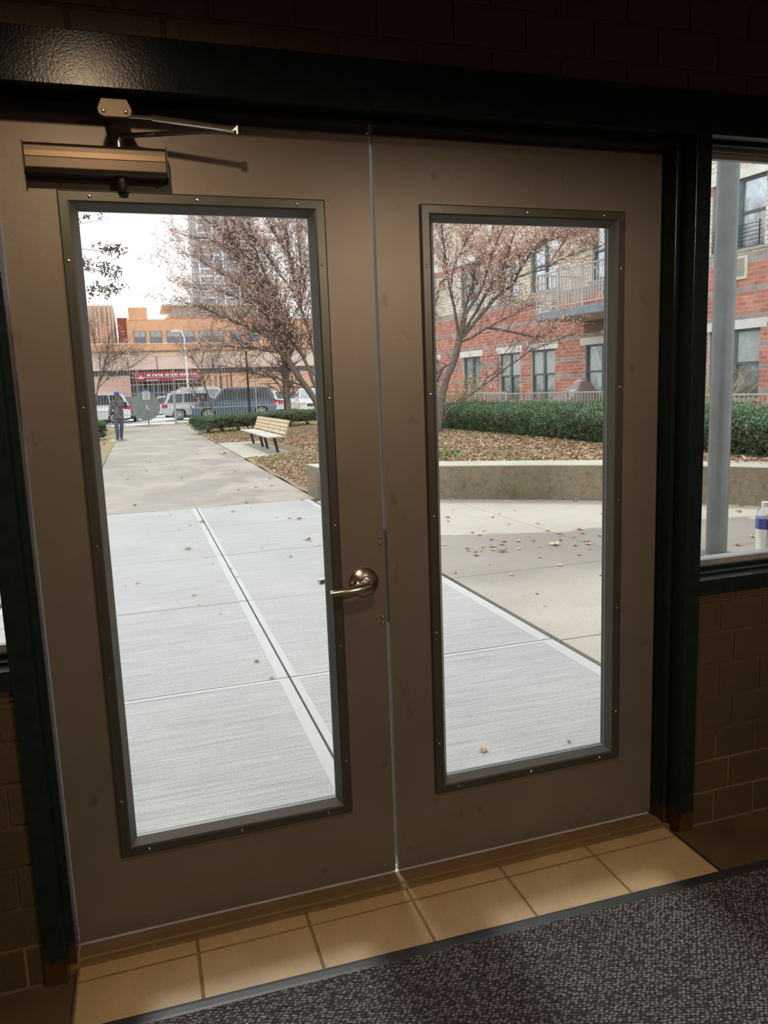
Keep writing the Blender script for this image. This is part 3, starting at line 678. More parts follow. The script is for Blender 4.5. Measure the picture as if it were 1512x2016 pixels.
# ------------------------------------------------------------------ hedges (clipped yew)
def hedge(name, base, axis, length, w0, w1, z0, z1, n, size, label, stems=6, core=.12):
    if length < 2: core = .38
    """trapezoid hedge: base = centre of near end, axis = unit direction, w0 bottom width, w1 top width"""
    ax = np.array(axis)/np.linalg.norm(axis); nx = np.array([-ax[1], ax[0]])
    root = empty(name, (base[0], base[1], float(hgt(base[0], base[1]))), 0, label, 'hedge'); r0 = np.array([base[0], base[1], float(hgt(base[0], base[1]))])
    K = 40; m = MB(); rings = []
    for i in range(K+1):
        t = i/K*length; bp = np.array(base)+ax*t; gz0 = float(hgt(bp[0], bp[1]))
        ring = []
        for j, (s, q) in enumerate(((-.5, z0), (-.5, .5*(z0+z1)), (-.5, z1), (-.2, z1+.02), (.2, z1+.02), (.5, z1), (.5, .5*(z0+z1)), (.5, z0))):
            w = w0+(w1-w0)*min(1, (q-z0)/(z1-z0)); e = (.5 if i in (0, K) else 1)
            k = w*s*(1-core)-(.08*random.uniform(-1, 1)); p = bp+nx*k+ax*random.uniform(-.05, .05)
            ring.append((p[0]-r0[0], p[1]-r0[1], gz0+q-core*.6*(1 if j in (2, 3, 4, 5) else 0)+random.uniform(-.03, .03)-r0[2]))
        rings.append(ring)
    for i in range(K):
        for j in range(8): m.face([rings[i][j], rings[i][(j+1) % 8], rings[i+1][(j+1) % 8], rings[i+1][j]])
    m.face(rings[0]); m.face(rings[-1][::-1]); m.build('inner_twigs', YEWD, root, fixn=False)
    for k in range(stems):
        t = (k+.5)/stems*length+random.uniform(-.2, .2); bp = np.array(base)+ax*t; gz0 = float(hgt(bp[0], bp[1]))
        st = MB()
        for q in range(3):
            e = np.array([bp[0]+random.uniform(-.25, .25), bp[1]+random.uniform(-.25, .25)])
            st.tube([(bp[0]-r0[0], bp[1]-r0[1], gz0-.03-r0[2]), (e[0]-r0[0], e[1]-r0[1], gz0+z0+.1-r0[2])], [.03, .018], 5)
        st.build('stem', BARKD, root)
    # foliage
    per_c = 34; nc = n//per_c; n = nc*per_c
    t = rng.uniform(-.02, 1.02, nc)*length; u = rng.uniform(0, 1, nc); per = rng.choice(4, nc, p=[.40, .34, .12, .14])
    q = np.where(per == 1, z1, z0+(z1-z0)*u**.8); w = w0+(w1-w0)*np.clip((q-z0)/(z1-z0), 0, 1)
    s = np.where(per == 0, .5, np.where(per == 1, rng.uniform(-.5, .5, nc), np.where(per == 2, -.5, rng.uniform(-.5, .5, nc))))
    t = np.where(per == 3, np.where(rng.uniform(size=nc) < .8, rng.uniform(-.03, .03, nc), length+rng.uniform(-.03, .03, nc)), t)
    out_ = rng.normal(0, .055 if length > 10 else .018, nc)+(.03 if length > 10 else 0)*(u > .5)
    t, q, w, s, per, out_ = (np.repeat(a_, per_c) for a_ in (t, q, w, s, per, out_))
    sg_ = np.sign(s)*(per != 1)
    s = s+sg_*out_/np.maximum(w, .1)
    cr_ = .055 if length > 10 else .045
    t = t+rng.normal(0, cr_, n); q = q+rng.normal(0, cr_*.8, n)+out_*.7*(per == 1)
    P2 = np.array(base)[None, :]+ax[None, :]*t[:, None]+nx[None, :]*(s*w+rng.normal(0, .03, n))[:, None]
    lump = (.035 if length < 10 else .07)*np.sin(P2[:, 0]*5.1+P2[:, 1]*3.3)*np.sin(P2[:, 1]*4.7+q*6)
    P2 = P2+nx[None, :]*(lump*np.sign(s))[:, None]
    Z = hgt(P2[:, 0], P2[:, 1])+q+lump*.5
    P = np.stack([P2[:, 0]-r0[0], P2[:, 1]-r0[1], Z-r0[2]], 1)
    f = link('foliage', leaf_cloud(P, size, YEW, 'foliage', .0, 1.35, None, .4), root); setp(f, kind='stuff')
    return root
hedge('yew_hedge', (8.05, 3.6), (-.02, 1), 15.6, 1.35, 2.0, .04, .54, 225000, .036, 'long dense green yew hedge below the pale railing of the red brick building', 14)
hedge('yew_hedge', (1.75, 29.35), (5.0, 3.1), 6.0, .85, 1.35, .20, .62, 52000, .040, 'clipped flat-topped yew hedge between the wooden bench and the parked cars', 8)
hedge('yew_hedge', (-2.9, 29.1), (.98, -.15), .95, .75, .85, .10, .62, 5000, .06, 'small green yew bush on the left side of the long path', 3)

# ------------------------------------------------------------------ bench
bn = empty('park_bench', (2.7, 19.1, 0), 0, 'weathered wooden slat park bench on a concrete pad beside the long path', 'bench')
by = [16.75, 19.1, 21.45]
def lb(m): m.v = [(v[0]-2.7, v[1]-19.1, v[2]) for v in m.v]; return m
# seat slats at x from 2.30 to 2.75, back slats lean back from (2.76,.50) to (2.90,.86)
for sct in ((16.55, 19.06), (19.10, 21.7)):
    for k in range(4):
        x = 2.30+k*.115
        lb(MB().box(x, sct[0], .425, x+.105, sct[1], .460)).build('seat_slat', WOODG, bn, bevel=.004)
for sct in ((16.55, 19.02), (19.06, 21.7)):
    for k in range(4):
        t0, t1 = k*.093+.005, (k+1)*.093-.008
        p = lambda t, o: (2.72+.13*t/.37+o*.94, .49+t*.96-o*.3)
        a, b, c, d = p(t0, 0), p(t1, 0), p(t1, .035), p(t0, .035)
        lb(MB().prism([a, b, c, d], sct[0], sct[1], 'y')).build('back_slat', WOOD, bn, bevel=.003)
for y in (17.12, 18.73, 19.56, 21.35):
    lb(MB().prism([(2.60, .028), (2.66, .028), (2.58, .43), (2.51, .43)], y-.04, y+.04, 'y')).build('leg', IRON, bn)
    lb(MB().box(2.32, y-.03, .40, 2.80, y+.03, .426)).build('seat_bracket', IRON, bn)
    lb(MB().prism([(2.74, .42), (2.79, .42), (2.915, .83), (2.885, .84)], y-.025, y+.025, 'y')).build('back_bracket', IRON, bn)

# ------------------------------------------------------------------ round pole right outside
pc = G(1419, 1096)
po = empty('round_pole', (float(pc[0])+.02, float(pc[1])+.08, 0), 0, 'thick round grey metal pole standing outside the right side window', 'pole')
MB().lathe([(.085, 0), (.085, 4.6), (.075, 4.63)], 'z', n=40).build('shaft', POLE, po, smooth=True)
MB().lathe([(.15, 0), (.15, .012), (.09, .014)], 'z', n=32).build('base_plate', POLE, po)

# ================================================================== FACADE (apartment building at right)
FA = R_(7.75); FD = 13.8
fn = Vector((math.cos(FA), math.sin(FA), 0)); ft = Vector((-math.sin(FA), math.cos(FA), 0))
bd_ = empty('apartment_building', tuple(fn*FD), math.pi/2+FA, 'red and cream brick apartment building with grey bands, balcony and green windows', 'building')
SMIN, SMAX, ZMAX = 3.0, 25.6, 9.6
GW = [(4.2, 5.6), (7.2, 8.6), (9.88, 11.27), (14.22, 15.62), (16.95, 18.15), (18.75, 19.90), (21.05, 22.25), (24.0, 25.1)]
GZ = (1.0, 2.53); UZ = (4.25, 5.73)
UW = [(4.2, 5.6), (7.2, 8.6), (9.86, 11.25), (13.6, 15.3), (16.80, 18.12), (18.80, 19.85), (21.05, 22.25), (24.0, 25.1)]
OPEN = [(a, b, *GZ) for a, b in GW]+[(a, b, *UZ) for a, b in UW]+[(a, b, 7.4, 8.9) for a, b in UW]
LINT = [(a-.16, b+.16, 2.53, 2.73) for a, b in GW]+[(a-.16, b+.16, 5.73, 5.93) for a, b in UW]+[(a-.16, b+.16, 8.9, 9.1) for a, b in UW]
def spans(z0, z1, obs):
    zc = (z0+z1)/2; res = [(SMIN, SMAX)]
    for (a, b, q0, q1) in obs:
        if q0 < zc < q1:
            nr = []
            for s0, s1 in res:
                if b <= s0 or a >= s1: nr.append((s0, s1)); continue
                if a > s0: nr.append((s0, a))
                if b < s1: nr.append((b, s1))
            res = nr
    return res
backing = MB(); NR = 96
levels = sorted(set([-.2, 1.0, 2.53, 4.13, 4.25, 5.73, 7.4, 8.9, ZMAX]))
for z0, z1 in zip(levels[:-1], levels[1:]):
    for s0, s1 in spans(z0, z1, OPEN): backing.box(s0, -.28, z0, s1, 0, z1, 0 if z1 <= 4.14 else 1)
wall_b = backing.build('facade_wall', [MORTAR_PINK, MORTAR_GREY], bd_, fixn=False)
def zone(z, s):
    if z < 2.53:
        k = round((2.53-z)/.1-.5); return 'grey' if k in (3, 8, 13, 18) else 'red'
    if z < 2.73: return 'red'
    if z < 2.83: return 'grey'
    if z < 3.33: return 'red'
    if z < 3.43: return 'grey'
    if z < 3.93: return 'red'
    if z < 4.13: return 'grey'
    if 5.53 < z < 5.73: return 'red'
    if z < 5.93: return 'cream'
    return 'cream'
edges = [2.53-.1*k for k in range(22, 0, -1)]+[2.53+.1*k for k in range(71)]
MLIST = BR_RED+BR_GREY+BR_CREAM; MI = {'red': (0, 1, 2), 'grey': (3, 4), 'cream': (5, 6, 7)}
small = MB(); indiv = []; BL = .192
bricks = []
for r in range(len(edges)-1):
    z0, z1 = edges[r], edges[r+1]
    if z0 < .35 or z1 > ZMAX: continue
    for s0, s1 in spans(z0, z1, OPEN+LINT):
        k0 = math.floor((s0+(r % 2)*BL/2)/BL)
        s = k0*BL-(r % 2)*BL/2
        while s < s1:
            a, b = max(s, s0), min(s+BL, s1)
            if b-a > .03: bricks.append((a, b, z0, z1, random.choice(MI[zone((z0+z1)/2, a)])))
            s += BL
near = [q for q in bricks if q[0] > 9.55 and q[1] < 12.2 and (q[2] > 2.5) and q[3] < 6.5]
near.sort(key=lambda q: q[0]); nearset = set(id(q) for q in near[:298])
meshes = {}
for q in bricks:
    a, b, z0, z1, mi = q; g = .0075
    if id(q) in nearset:
        key = (round(b-a, 2), mi)
        if key not in meshes: meshes[key] = MB().box(-(b-a)/2+g, -.002, -.05+g, (b-a)/2-g, .010, .05-g).mesh('brick', MLIST[mi])
        link('brick', meshes[key], bd_, ((a+b)/2, 0, (z0+z1)/2))
    else: small.box(a+g, -.002, z0+g, b-g, .010, z1-g, mi)
o = small.build('brick_courses', MLIST, bd_, fixn=False); setp(o, kind='stuff')
for (a, b, z0, z1) in LINT: MB().box(a, -.02, z0, b, .022, z1).build('lintel', STONE, bd_, bevel=.004)
# windows
def bwin(s0, s1, z0, z1, blind, upper, mull=True, guard=False, fan=False):
    y = -.13; m = MB(); fw = .055; zc = (z0+z1)/2+.02
    m.box(s0, y, z0, s0+fw, y+.06, z1).box(s1-fw, y, z0, s1, y+.06, z1).box(s0, y, z0, s1, y+.06, z0+fw).box(s0, y, z1-fw, s1, y+.06, z1)
    m.box(s0, y-.01, zc-.03, s1, y+.05, zc+.03)
    if mull: sc = (s0+s1)/2; m.box(sc-.05, y, z0, sc+.05, y+.065, z1)
    w = m.build('window', WGREEN, bd_, fixn=False)
    cols = [(s0+fw, (s0+s1)/2-.05), ((s0+s1)/2+.05, s1-fw)] if mull else [(s0+fw, s1-fw)]
    for a, b in cols:
        for (q0, q1, up) in ((z0+fw, zc-.03, False), (zc+.03, z1-fw, True)):
            MB().box(a, y+.012, q0, b, y+.018, q1).build('pane', PANE_SKY if upper else PANE_DIM, w, fixn=False)
            if blind and up:
                bl = MB(); n = int((q1-q0)/.028)
                for k in range(n): zz = q0+(q1-q0)*k/n; bl.box(a, y+.019, zz+.003, b, y+.027, zz+.025)
                bl.build('blind', BLIND, w, fixn=False)
    # back of the reveal
    MB().box(s0-.05, -.30, z0-.05, s1+.05, -.25, z1+.05).build('window_back', PANE_DIM, w, fixn=False)
    MB().box(s0-.10, -.12, z0-.07, s1+.10, .06, z0).build('sill', SILLM, bd_, bevel=.006)
    if guard:
        g = MB()
        for k in range(6): g.box(s0+.04, .015, z0+.06+k*.085, s1-.04, .027, z0+.072+k*.085)
        for k in range(3): g.box(s0+.12+k*(s1-s0-.24)/2-.008, .012, z0+.03, s0+.12+k*(s1-s0-.24)/2+.008, .03, z0+.55)
        g.build('window_guard', IRON, w, fixn=False)
for i, (a, b) in enumerate(GW): bwin(a, b, *GZ, blind=(i in (2, 4, 5)), upper=False)
for i, (a, b) in enumerate(UW): bwin(a, b, *UZ, blind=False, upper=True, guard=(i == 2))
for i, (a, b) in enumerate(UW): bwin(a, b, 7.4, 8.9, blind=False, upper=True)
# through-wall air conditioner sleeve under upper window
m = MB().box(10.25, .0, 3.60, 10.95, .045, 4.10); m.build('ac_sleeve', mat('cream_sleeve', (.78, .74, .60), .6), bd_, bevel=.004)
MB().box(10.31, .046, 3.67, 10.89, .05, 4.05).build('ac_grille', mat('sleeve_grille', (.42, .40, .32), .7), bd_)
for s in (17.4, 21.5): MB().box(s-.35, .0, 3.62, s+.35, .045, 4.10).build('ac_sleeve', MATS['cream_sleeve'], bd_, bevel=.004)
# balcony
SB0, SB1, OB = 11.9, 15.85, 1.55
MB().box(SB0, 0, 3.20, SB1, OB, 3.40).build('balcony_slab', ZINC, bd_, bevel=.01)
MB().box(SB0+.02, 0, 3.185, SB1-.02, OB-.03, 3.199).build('balcony_soffit', mat('soffit_paint', (.62, .56, .46), .8), bd_)
MB().box(14.4, 0, 2.86, 15.6, .03, 3.2).build('soffit_shade_board', mat('brown_shade', (.24, .16, .13), .8), bd_)  # dark sheet standing in for the shade beneath the balcony
rl = MB().box(SB0, OB-.09, 4.40, SB1-.02, OB-.05, 4.44).box(SB0, OB-.085, 3.50, SB1-.02, OB-.055, 3.53).box(SB1-.06, 0, 4.40, SB1-.02, OB-.05, 4.44).box(SB1-.06, 0, 3.50, SB1-.02, OB-.05, 3.53).build('balcony_rail', RAILW, bd_, fixn=False)
pk = MB().box(-.009, -.009, 3.52, .009, .009, 4.41).mesh('picket', RAILW)
s = SB0+.05
while s < SB1: link('picket', pk, rl, (s, OB-.07, 0)); s += .105
for k in range(13): link('picket', pk, rl, (SB1-.04, .06+k*.115, 0))
pp = MB().box(-.025, -.025, 3.39, .025, .025, 4.44).mesh('post', RAILW)
for s in (SB0+.03, 12.9, 13.95, 14.9, SB1-.04): link('post', pp, rl, (s, OB-.07, 0))
# white folding rack on the balcony
rk = empty('drying_rack', tuple(bd_.matrix_world @ Vector((0, 0, 0)))); rk.rotation_euler = bd_.rotation_euler; rk.location = bd_.location
rk.location = Vector(fn*FD)-fn*1.1+ft*13.5+Vector((0, 0, 3.40)); rk.rotation_euler = (0, 0, math.pi/2+FA)
setp(rk, 'white folding drying rack leaning behind the balcony railing', 'rack')
MB().tube([(-.45, 0, .02), (.45, 0, 1.0)], .013, 6).tube([(.45, 0, .02), (-.45, 0, 1.0)], .013, 6).build('cross_leg', RAILW, rk)
MB().tube([(-.5, -.25, .62), (-.5, .25, .62)], .01, 6).tube([(-.75, 0, .12), (-.75, 0, .62), (-.45, 0, .62)], .012, 6).tube([(-.2, -.2, 1.0), (.5, -.2, 1.0)], .01, 6).build('rack_rail', RAILW, rk)

# railing of the terrace in front of the building
def FP(s, o, z): v = fn*(FD-o)+ft*s; return (v.x, v.y, z)
def terrace_fence(s0, s1, o, zt, zb, sp, label):
    c = FP(s0, o, 0); f = empty('terrace_railing', c, math.pi/2+FA, label, 'railing'); L = s1-s0
    MB().box(0, -.02, zt-.035, L, .02, zt).box(0, -.012, zb+.06, L, .012, zb+.09).build('top_rail', RAIL, f, fixn=False)
    pm = MB().box(-.008, -.008, zb+.07, .008, .008, zt-.03).mesh('picket', RAIL); n = int(L/sp)
    for k in range(n): link('picket', pm, f, (sp*(k+.5), 0, 0))
    qm = MB().box(-.028, -.028, zb-.5, .028, .028, zt).mesh('post', RAIL); k = 0.0
    while k <= L+.01: link('post', qm, f, (k, 0, 0)); k += L/round(L/1.8)
terrace_fence(8.0, 11.9, 2.0, 1.16, .45, .105, 'pale picket railing behind the hedge seen through the right side window')
terrace_fence(12.0, 17.7, 2.0, 1.27, .5, .105, 'pale picket railing behind the hedge below the covered furniture')
terrace_fence(17.75, 24.8, 1.2, 1.30, .5, .11, 'more distant pale picket railing beside the forked tree trunk')
tg = MB(); q = [FP(3.0, 0, .30), FP(3.0, 2.4, .30), FP(25.6, 2.4, .30), FP(25.6, 0, .30)]; tg.face(q); 
q2 = [FP(3.0, 2.4, .30), FP(3.0, 2.4, -.2), FP(25.6, 2.4, -.2), FP(25.6, 2.4, .30)]; tg.face(q2)
setp(tg.build('terrace', CONC_PATIO), kind='structure')
# covered furniture
tp = empty('covered_furniture', FP(14.3, 1.2, .30), math.pi/2+FA, 'brown tarpaulin draped to a peak over terrace furniture behind the railing', 'cover')
m = MB(); prof = [(-.60, 0, 0), (-.56, 0, .62), (-.42, 0, .88), (-.18, 0, 1.27), (.14, 0, 1.27), (.50, 0, 1.08), (1.0, 0, .82), (1.05, 0, 0)]
ring = []
for k in range(9):
    t = k/8*2-1; w = math.sqrt(max(0, 1-t*t))*.6+.4; row = []
    for (x, y, z) in prof:
        zz = z*(1-.45*abs(t)**1.3) + .03*math.sin(9*t+5*x); row.append((x*(.75+.25*w)+.03*math.sin(7*t), t*.55, max(0, zz)))
    ring.append(row)
for a, b in zip(ring[:-1], ring[1:]):
    for j in range(7): m.face([a[j], a[j+1], b[j+1], b[j]])
m.face(ring[0]); m.face(ring[-1][::-1]); m.build('tarpaulin', TARP, tp, fixn=False)
# small white planter boxes hung on the railing
for i, (s, o, lb_) in enumerate(((11.45, 1.9, 'small white notice box behind the railing in the right side window'), (20.2, 1.1, 'small white box on the railing beside the leaning tree trunk'))):
    c = FP(s, o, .95); setp(MB().box(-.12, -.04, 0, .12, .04, .2).build('white_box', mat('white_plastic', (.75, .80, .80), .5), None, c, math.pi/2+FA, bevel=.006), lb_, 'box')

# ------------------------------------------------------------------ trees
def tree(name, label, depth_pts, y0, leaves, twigs, leaf_size=.085, base=None, bark=BARK, seedv=1, leaf_where=None, up=.35, twl=(.35, .9), cat='tree', spread=1.2, limb_r=1.0, lmat=LF_TREE, leaf_clump=3, clump_sd=.07, asp=1.5, crl=.35):
    """depth_pts: list of (radius0, radius1, dy, [(u,v)...]) limbs lying near the upright plane y=y0"""
    rnd = random.Random(seedv); nr = np.random.default_rng(seedv)
    limbs = []
    for (r0, r1, dy, pts) in depth_pts:
        P = []
        n = len(pts)
        for i, (u, v) in enumerate(pts):
            t = i/(n-1); P.append(Vector(Yp(u, v, y0+dy*t)))
        # subdivide + wobble
        Q = [P[0]]
        for a, b in zip(P[:-1], P[1:]):
            L = (b-a).length; k = max(1, int(L/.35))
            for j in range(1, k+1):
                q = a.lerp(b, j/k)
                if j < k: q += Vector([rnd.uniform(-1, 1)*.035 for _ in range(3)])
                Q.append(q)
        limbs.append((r0, r1, Q))
    b0 = base if base is not None else limbs[0][2][0]
    root = empty(name, tuple(b0), 0, label, cat); O = Vector(b0)
    trunk = MB(); r0, r1, Q = limbs[0]
    def rads(r0, r1, n): return [r0+(r1-r0)*i/max(1, n-1) for i in range(n)]
    trunk.tube([q-O for q in Q], rads(r0*limb_r, r1*limb_r, len(Q)), 9); trunk.build('trunk', bark, root, smooth=True, fixn=False)
    for (r0, r1, Q) in limbs[1:]:
        MB().tube([q-O for q in Q], rads(r0*limb_r, r1*limb_r, len(Q)), 6).build('branch', bark, root, smooth=True, fixn=False)
    tw = MB(); tips = []
    src = limbs[1:] if len(limbs) > 1 else limbs
    lens = [sum((b-a).length for a, b in zip(Q[:-1], Q[1:])) for _, _, Q in src]; tot = sum(lens)
    for (r0, r1, Q), L in zip(src, lens):
        nt_ = int(twigs*L/tot)
        for _ in range(nt_):
            t = rnd.uniform(.12, 1)**.8*(len(Q)-1); i = min(int(t), len(Q)-2); p = Q[i].lerp(Q[i+1], t-i)
            d = (Q[i+1]-Q[i]).normalized()
            def shoot(p, d, ln, r, lvl):
                dv = (d+Vector([rnd.gauss(0, .55)*spread for _ in range(3)])+Vector((0, 0, up))).normalized()
                pts = [p]; q = p.copy()
                for k in range(3):
                    dv = (dv+Vector([rnd.gauss(0, .16) for _ in range(3)])).normalized(); q = q+dv*ln/3; pts.append(q.copy())
                tw.tube([x-O for x in pts], [r, r*.8, r*.6, r*.35], 3, cap=False)
                if lvl > 0:
                    for _ in range(rnd.choice((2, 3))): shoot(pts[rnd.choice((1, 2, 3))], dv, ln*.62, r*.6, lvl-1)
                tips.extend(pts[1:])
            shoot(p, d, rnd.uniform(*twl), max(.006, (r0+(r1-r0)*t/(len(Q)-1))*.35*limb_r), 1)
    o = tw.build('twigs', BARKD, root, fixn=False); setp(o, kind='stuff')
    if leaves:
        T = np.array([tuple(t-O) for t in tips]); idx = nr.integers(0, len(T), leaves//leaf_clump)
        P = np.repeat(T[idx], leaf_clump, 0)+nr.normal(0, clump_sd, (len(idx)*leaf_clump, 3))
        if leaf_where is not None: P = P[leaf_where(P+np.array(O), nr)]
        f = link('foliage', leaf_cloud(P, leaf_size, lmat, 'foliage', 0, asp, None, crl), root); setp(f, kind='stuff')
    return root
# forked tree seen through the right leaf
T2 = [
 (.135, .11, 0, [(863, 850), (866, 815), (870, 780), (877, 748), (889, 722), (898, 695), (903, 672), (906, 655)]),
 (.055, .015, -.9, [(904, 668), (900, 640), (894, 603), (885, 566), (880, 530), (873, 480), (868, 430), (866, 390)]),
 (.060, .018, .8, [(905, 665), (908, 640), (917, 600), (925, 577), (934, 549), (938, 520), (950, 505), (966, 470), (975, 420), (985, 380)]),
 (.055, .015, -1.2, [(907, 660), (921, 611), (943, 578), (955, 547), (962, 522), (969, 495), (990, 450), (1010, 400)]),
 (.060, .015, 1.4, [(908, 662), (935, 618), (952, 587), (967, 563), (984, 545), (998, 529), (1010, 512), (1040, 490), (1075, 470), (1120, 440)]),
 (.065, .018, -1.5, [(910, 664), (930, 640), (954, 612), (974, 588), (994, 573), (1013, 555), (1022, 535), (1046, 496), (1078, 471), (1110, 430), (1140, 390)]),
 (.030, .008, -.6, [(1016, 546), (1045, 537), (1075, 530), (1100, 512), (1130, 500), (1170, 490), (1215, 470)]),
 (.025, .008, -.8, [(1074, 530), (1098, 495), (1114, 467), (1121, 445), (1140, 420)]),
 (.045, .008, -1.0, [(906, 674), (930, 664), (951, 650), (970, 640), (985, 632), (1010, 622), (1035, 600), (1060, 605)]),
 (.045, .008, -.8, [(960, 645), (1000, 652), (1035, 660), (1070, 664), (1100, 640)]),
 (.05, .02, .9, [(896, 700), (888, 716), (874, 722), (866, 738), (858, 760), (845, 780)]),
 (.038, .012, -.4, [(866, 842), (872, 826), (884, 806), (900, 795), (925, 778), (950, 760), (975, 742), (1000, 722), (1030, 702), (1045, 690), (1075, 678), (1100, 668), (1130, 655)]),
 (.022, .008, -.5, [(951, 758), (959, 744), (975, 733), (984, 726), (990, 700), (1005, 680)]),
 (.016, .006, .2, [(959, 744), (958, 728), (955, 715)]),
 (.05, .012, -1.0, [(880, 545), (865, 560), (860, 590), (850, 610), (835, 640)]),
 (.040, .010, .5, [(884, 566), (895, 520), (915, 480), (930, 430), (940, 380)]),
 (.040, .010, -.5, [(984, 545), (1000, 500), (1015, 450), (1040, 400), (1060, 370)]),
 (.035, .008, -.5, [(1046, 496), (1090, 470), (1140, 455), (1180, 440), (1210, 425)]),
 (.035, .008, .8, [(1078, 471), (1120, 450), (1165, 420), (1210, 400)]),
 (.035, .008, .8, [(873, 480), (860, 450), (850, 420), (840, 380)])]
tree('bare_tree', 'forked tree with dry brown leaves growing before the red brick building', T2, 15.3, 34000, 640, .058, seedv=3, twl=(.3, .8), limb_r=.74, leaf_clump=6, clump_sd=.035, asp=1.05, crl=.75,
     leaf_where=lambda P, nr: nr.uniform(size=len(P)) < np.clip(.16+.62*(P[:, 2]-2.6)/2.4, .13, 1))
# leaning tree behind the bench
T1 = [
 (.16, .12, 0, [(630, 820), (622, 790), (612, 775), (602, 760), (592, 748), (584, 737), (573, 719), (566, 700), (557, 682)]),
 (.13, .11, .4, [(569, 815), (567, 790), (564, 760), (563, 735), (561, 712), (556, 690)]),
 (.09, .02, -1.0, [(628, 780), (605, 720), (590, 690), (575, 655), (560, 620), (530, 560), (505, 500), (490, 440), (480, 390)]),
 (.08, .02, .8, [(635, 760), (610, 660), (585, 580), (570, 500), (560, 430), (552, 380)]),
 (.08, .015, -1.5, [(573, 719), (550, 690), (530, 665), (480, 640), (430, 620), (380, 600), (350, 592)]),
 (.08, .015, 1.5, [(602, 760), (560, 690), (520, 610), (470, 560), (420, 530), (385, 505), (350, 498)]),
 (.06, .012, -.8, [(566, 700), (520, 690), (470, 684), (420, 682), (380, 690)]),
 (.07, .02, .5, [(636, 720), (628, 620), (620, 540), (610, 460), (612, 400)]),
 (.06, .015, -.5, [(620, 740), (560, 650), (500, 600), (440, 575), (395, 570), (360, 560)]),
 (.05, .012, .5, [(602, 760), (540, 742), (490, 735), (440, 720), (400, 735)]),
 (.07, .015, 1.0, [(590, 690), (540, 600), (500, 540), (450, 490), (410, 470), (370, 465), (340, 455)]),
 (.06, .015, -1.0, [(530, 560), (480, 500), (440, 460), (400, 430), (380, 400)]),
 (.06, .015, 1.0, [(570, 500), (540, 460), (520, 420), (500, 380)]),
 (.05, .012, 1.0, [(610, 660), (640, 600), (660, 520), (665, 440)]),
 (.05, .012, -1.0, [(585, 580), (550, 540), (510, 480), (450, 430), (420, 390)]),
 (.045, .012, 1.2, [(560, 650), (590, 600), (600, 560), (590, 500), (585, 440), (590, 390)]),
 (.045, .012, -.6, [(573, 719), (545, 640), (500, 560), (470, 520), (455, 470), (440, 420)])]
tree('bare_tree', 'broad leaning tree with brown leaves rising behind the wooden bench', T1, 32.5, 32000, 2300, .078, seedv=5, twl=(.5, 1.4), limb_r=.95,
     leaf_where=lambda P, nr: nr.uniform(size=len(P)) < np.clip((P[:, 2]-1.8)/4.0, .16, 1))
# bare young tree behind the hedge
T5 = [(.05, .03, 0, [(424, 826), (416, 800), (409, 776), (402, 757), (398, 735)]),
      (.035, .012, .4, [(414, 826), (404, 805), (395, 790), (386, 778), (379, 760)]), (.03, .01, -.4, [(398, 735), (397, 714), (403, 690), (412, 668)]),
      (.03, .01, .4, [(402, 757), (412, 735), (425, 712), (434, 690)]), (.03, .01, -.3, [(398, 735), (385, 715), (375, 700), (360, 690)])]
tree('young_tree', 'thin bare young tree standing in front of the blue car', T5, 35, 500, 160, .07, seedv=8, twl=(.4, 1.0))
T3 = [(.09, .05, 0, [(186, 830), (188, 790), (192, 760), (198, 735)]), (.05, .012, .8, [(188, 780), (200, 740), (215, 715), (232, 705)]), (.05, .012, -.5, [(192, 760), (205, 720), (212, 690), (215, 660)]),
      (.05, .012, .5, [(198, 735), (195, 700), (185, 670), (180, 640)]), (.04, .012, -.5, [(192, 765), (215, 742), (240, 728), (262, 722)]), (.04, .01, .4, [(205, 720), (225, 700), (245, 696), (270, 700)])]
tree('bare_tree', 'bare reddish-branched tree at the left end of the iron fence', T3, 37, 900, 340, .08, seedv=9, twl=(.6, 1.3), limb_r=.5)
T4 = [(.12, .08, 0, [(60, 900), (75, 760), (90, 640), (100, 540)]), (.014, .006, .4, [(95, 600), (130, 575), (165, 570), (200, 572), (238, 570)]), (.014, .006, -.4, [(100, 540), (130, 500), (165, 490), (200, 495), (222, 490)]),
      (.014, .006, .3, [(100, 540), (125, 460), (160, 440), (205, 432)]), (.014, .006, .3, [(100, 540), (130, 520), (170, 525), (215, 540), (228, 545)])]
tree('bare_tree', 'tree at the far left whose leafy twigs cross the white sky', T4, 22, 620, 60, .085, seedv=12, twl=(.15, .35), lmat=LF_DARK)
# shrubs by the building
def shrub(label, c, n, h, w, m, leafm, seedv):
    rnd = random.Random(seedv); root = empty('bare_shrub', c, 0, label, 'shrub'); b = MB(); tips = []
    for k in range(n):
        a = rnd.uniform(0, 2*math.pi); r = rnd.uniform(.2, 1)*w; p = Vector((rnd.uniform(-.15, .15), rnd.uniform(-.15, .15), 0)); e = Vector((math.cos(a)*r, math.sin(a)*r, h*rnd.uniform(.5, 1)))
        mid = p.lerp(e, .5)+Vector((0, 0, h*.12)); b.tube([p, mid, e], [.012, .008, .004], 4, cap=False); tips += [mid, e]
        for _ in range(3):
            s_ = p.lerp(e, rnd.uniform(.4, .9)); f = s_+Vector([rnd.uniform(-.25, .25) for _ in range(2)]+[rnd.uniform(0, .3)]); b.tube([s_, f], [.006, .003], 3, cap=False); tips.append(f)
    setp(b.build('stems', m, root, fixn=False), kind='stuff')
    if leafm:
        T = np.array([tuple(t) for t in tips]); P = T[rng.integers(0, len(T), n*10)]+rng.normal(0, .05, (n*10, 3))
        setp(link('foliage', leaf_cloud(P, .05, leafm, 'foliage'), root), kind='stuff')
STRAW = mat('straw_twig', (.52, .42, .30), .9); OCH = mat('ochre_twig', (.50, .32, .13), .9)
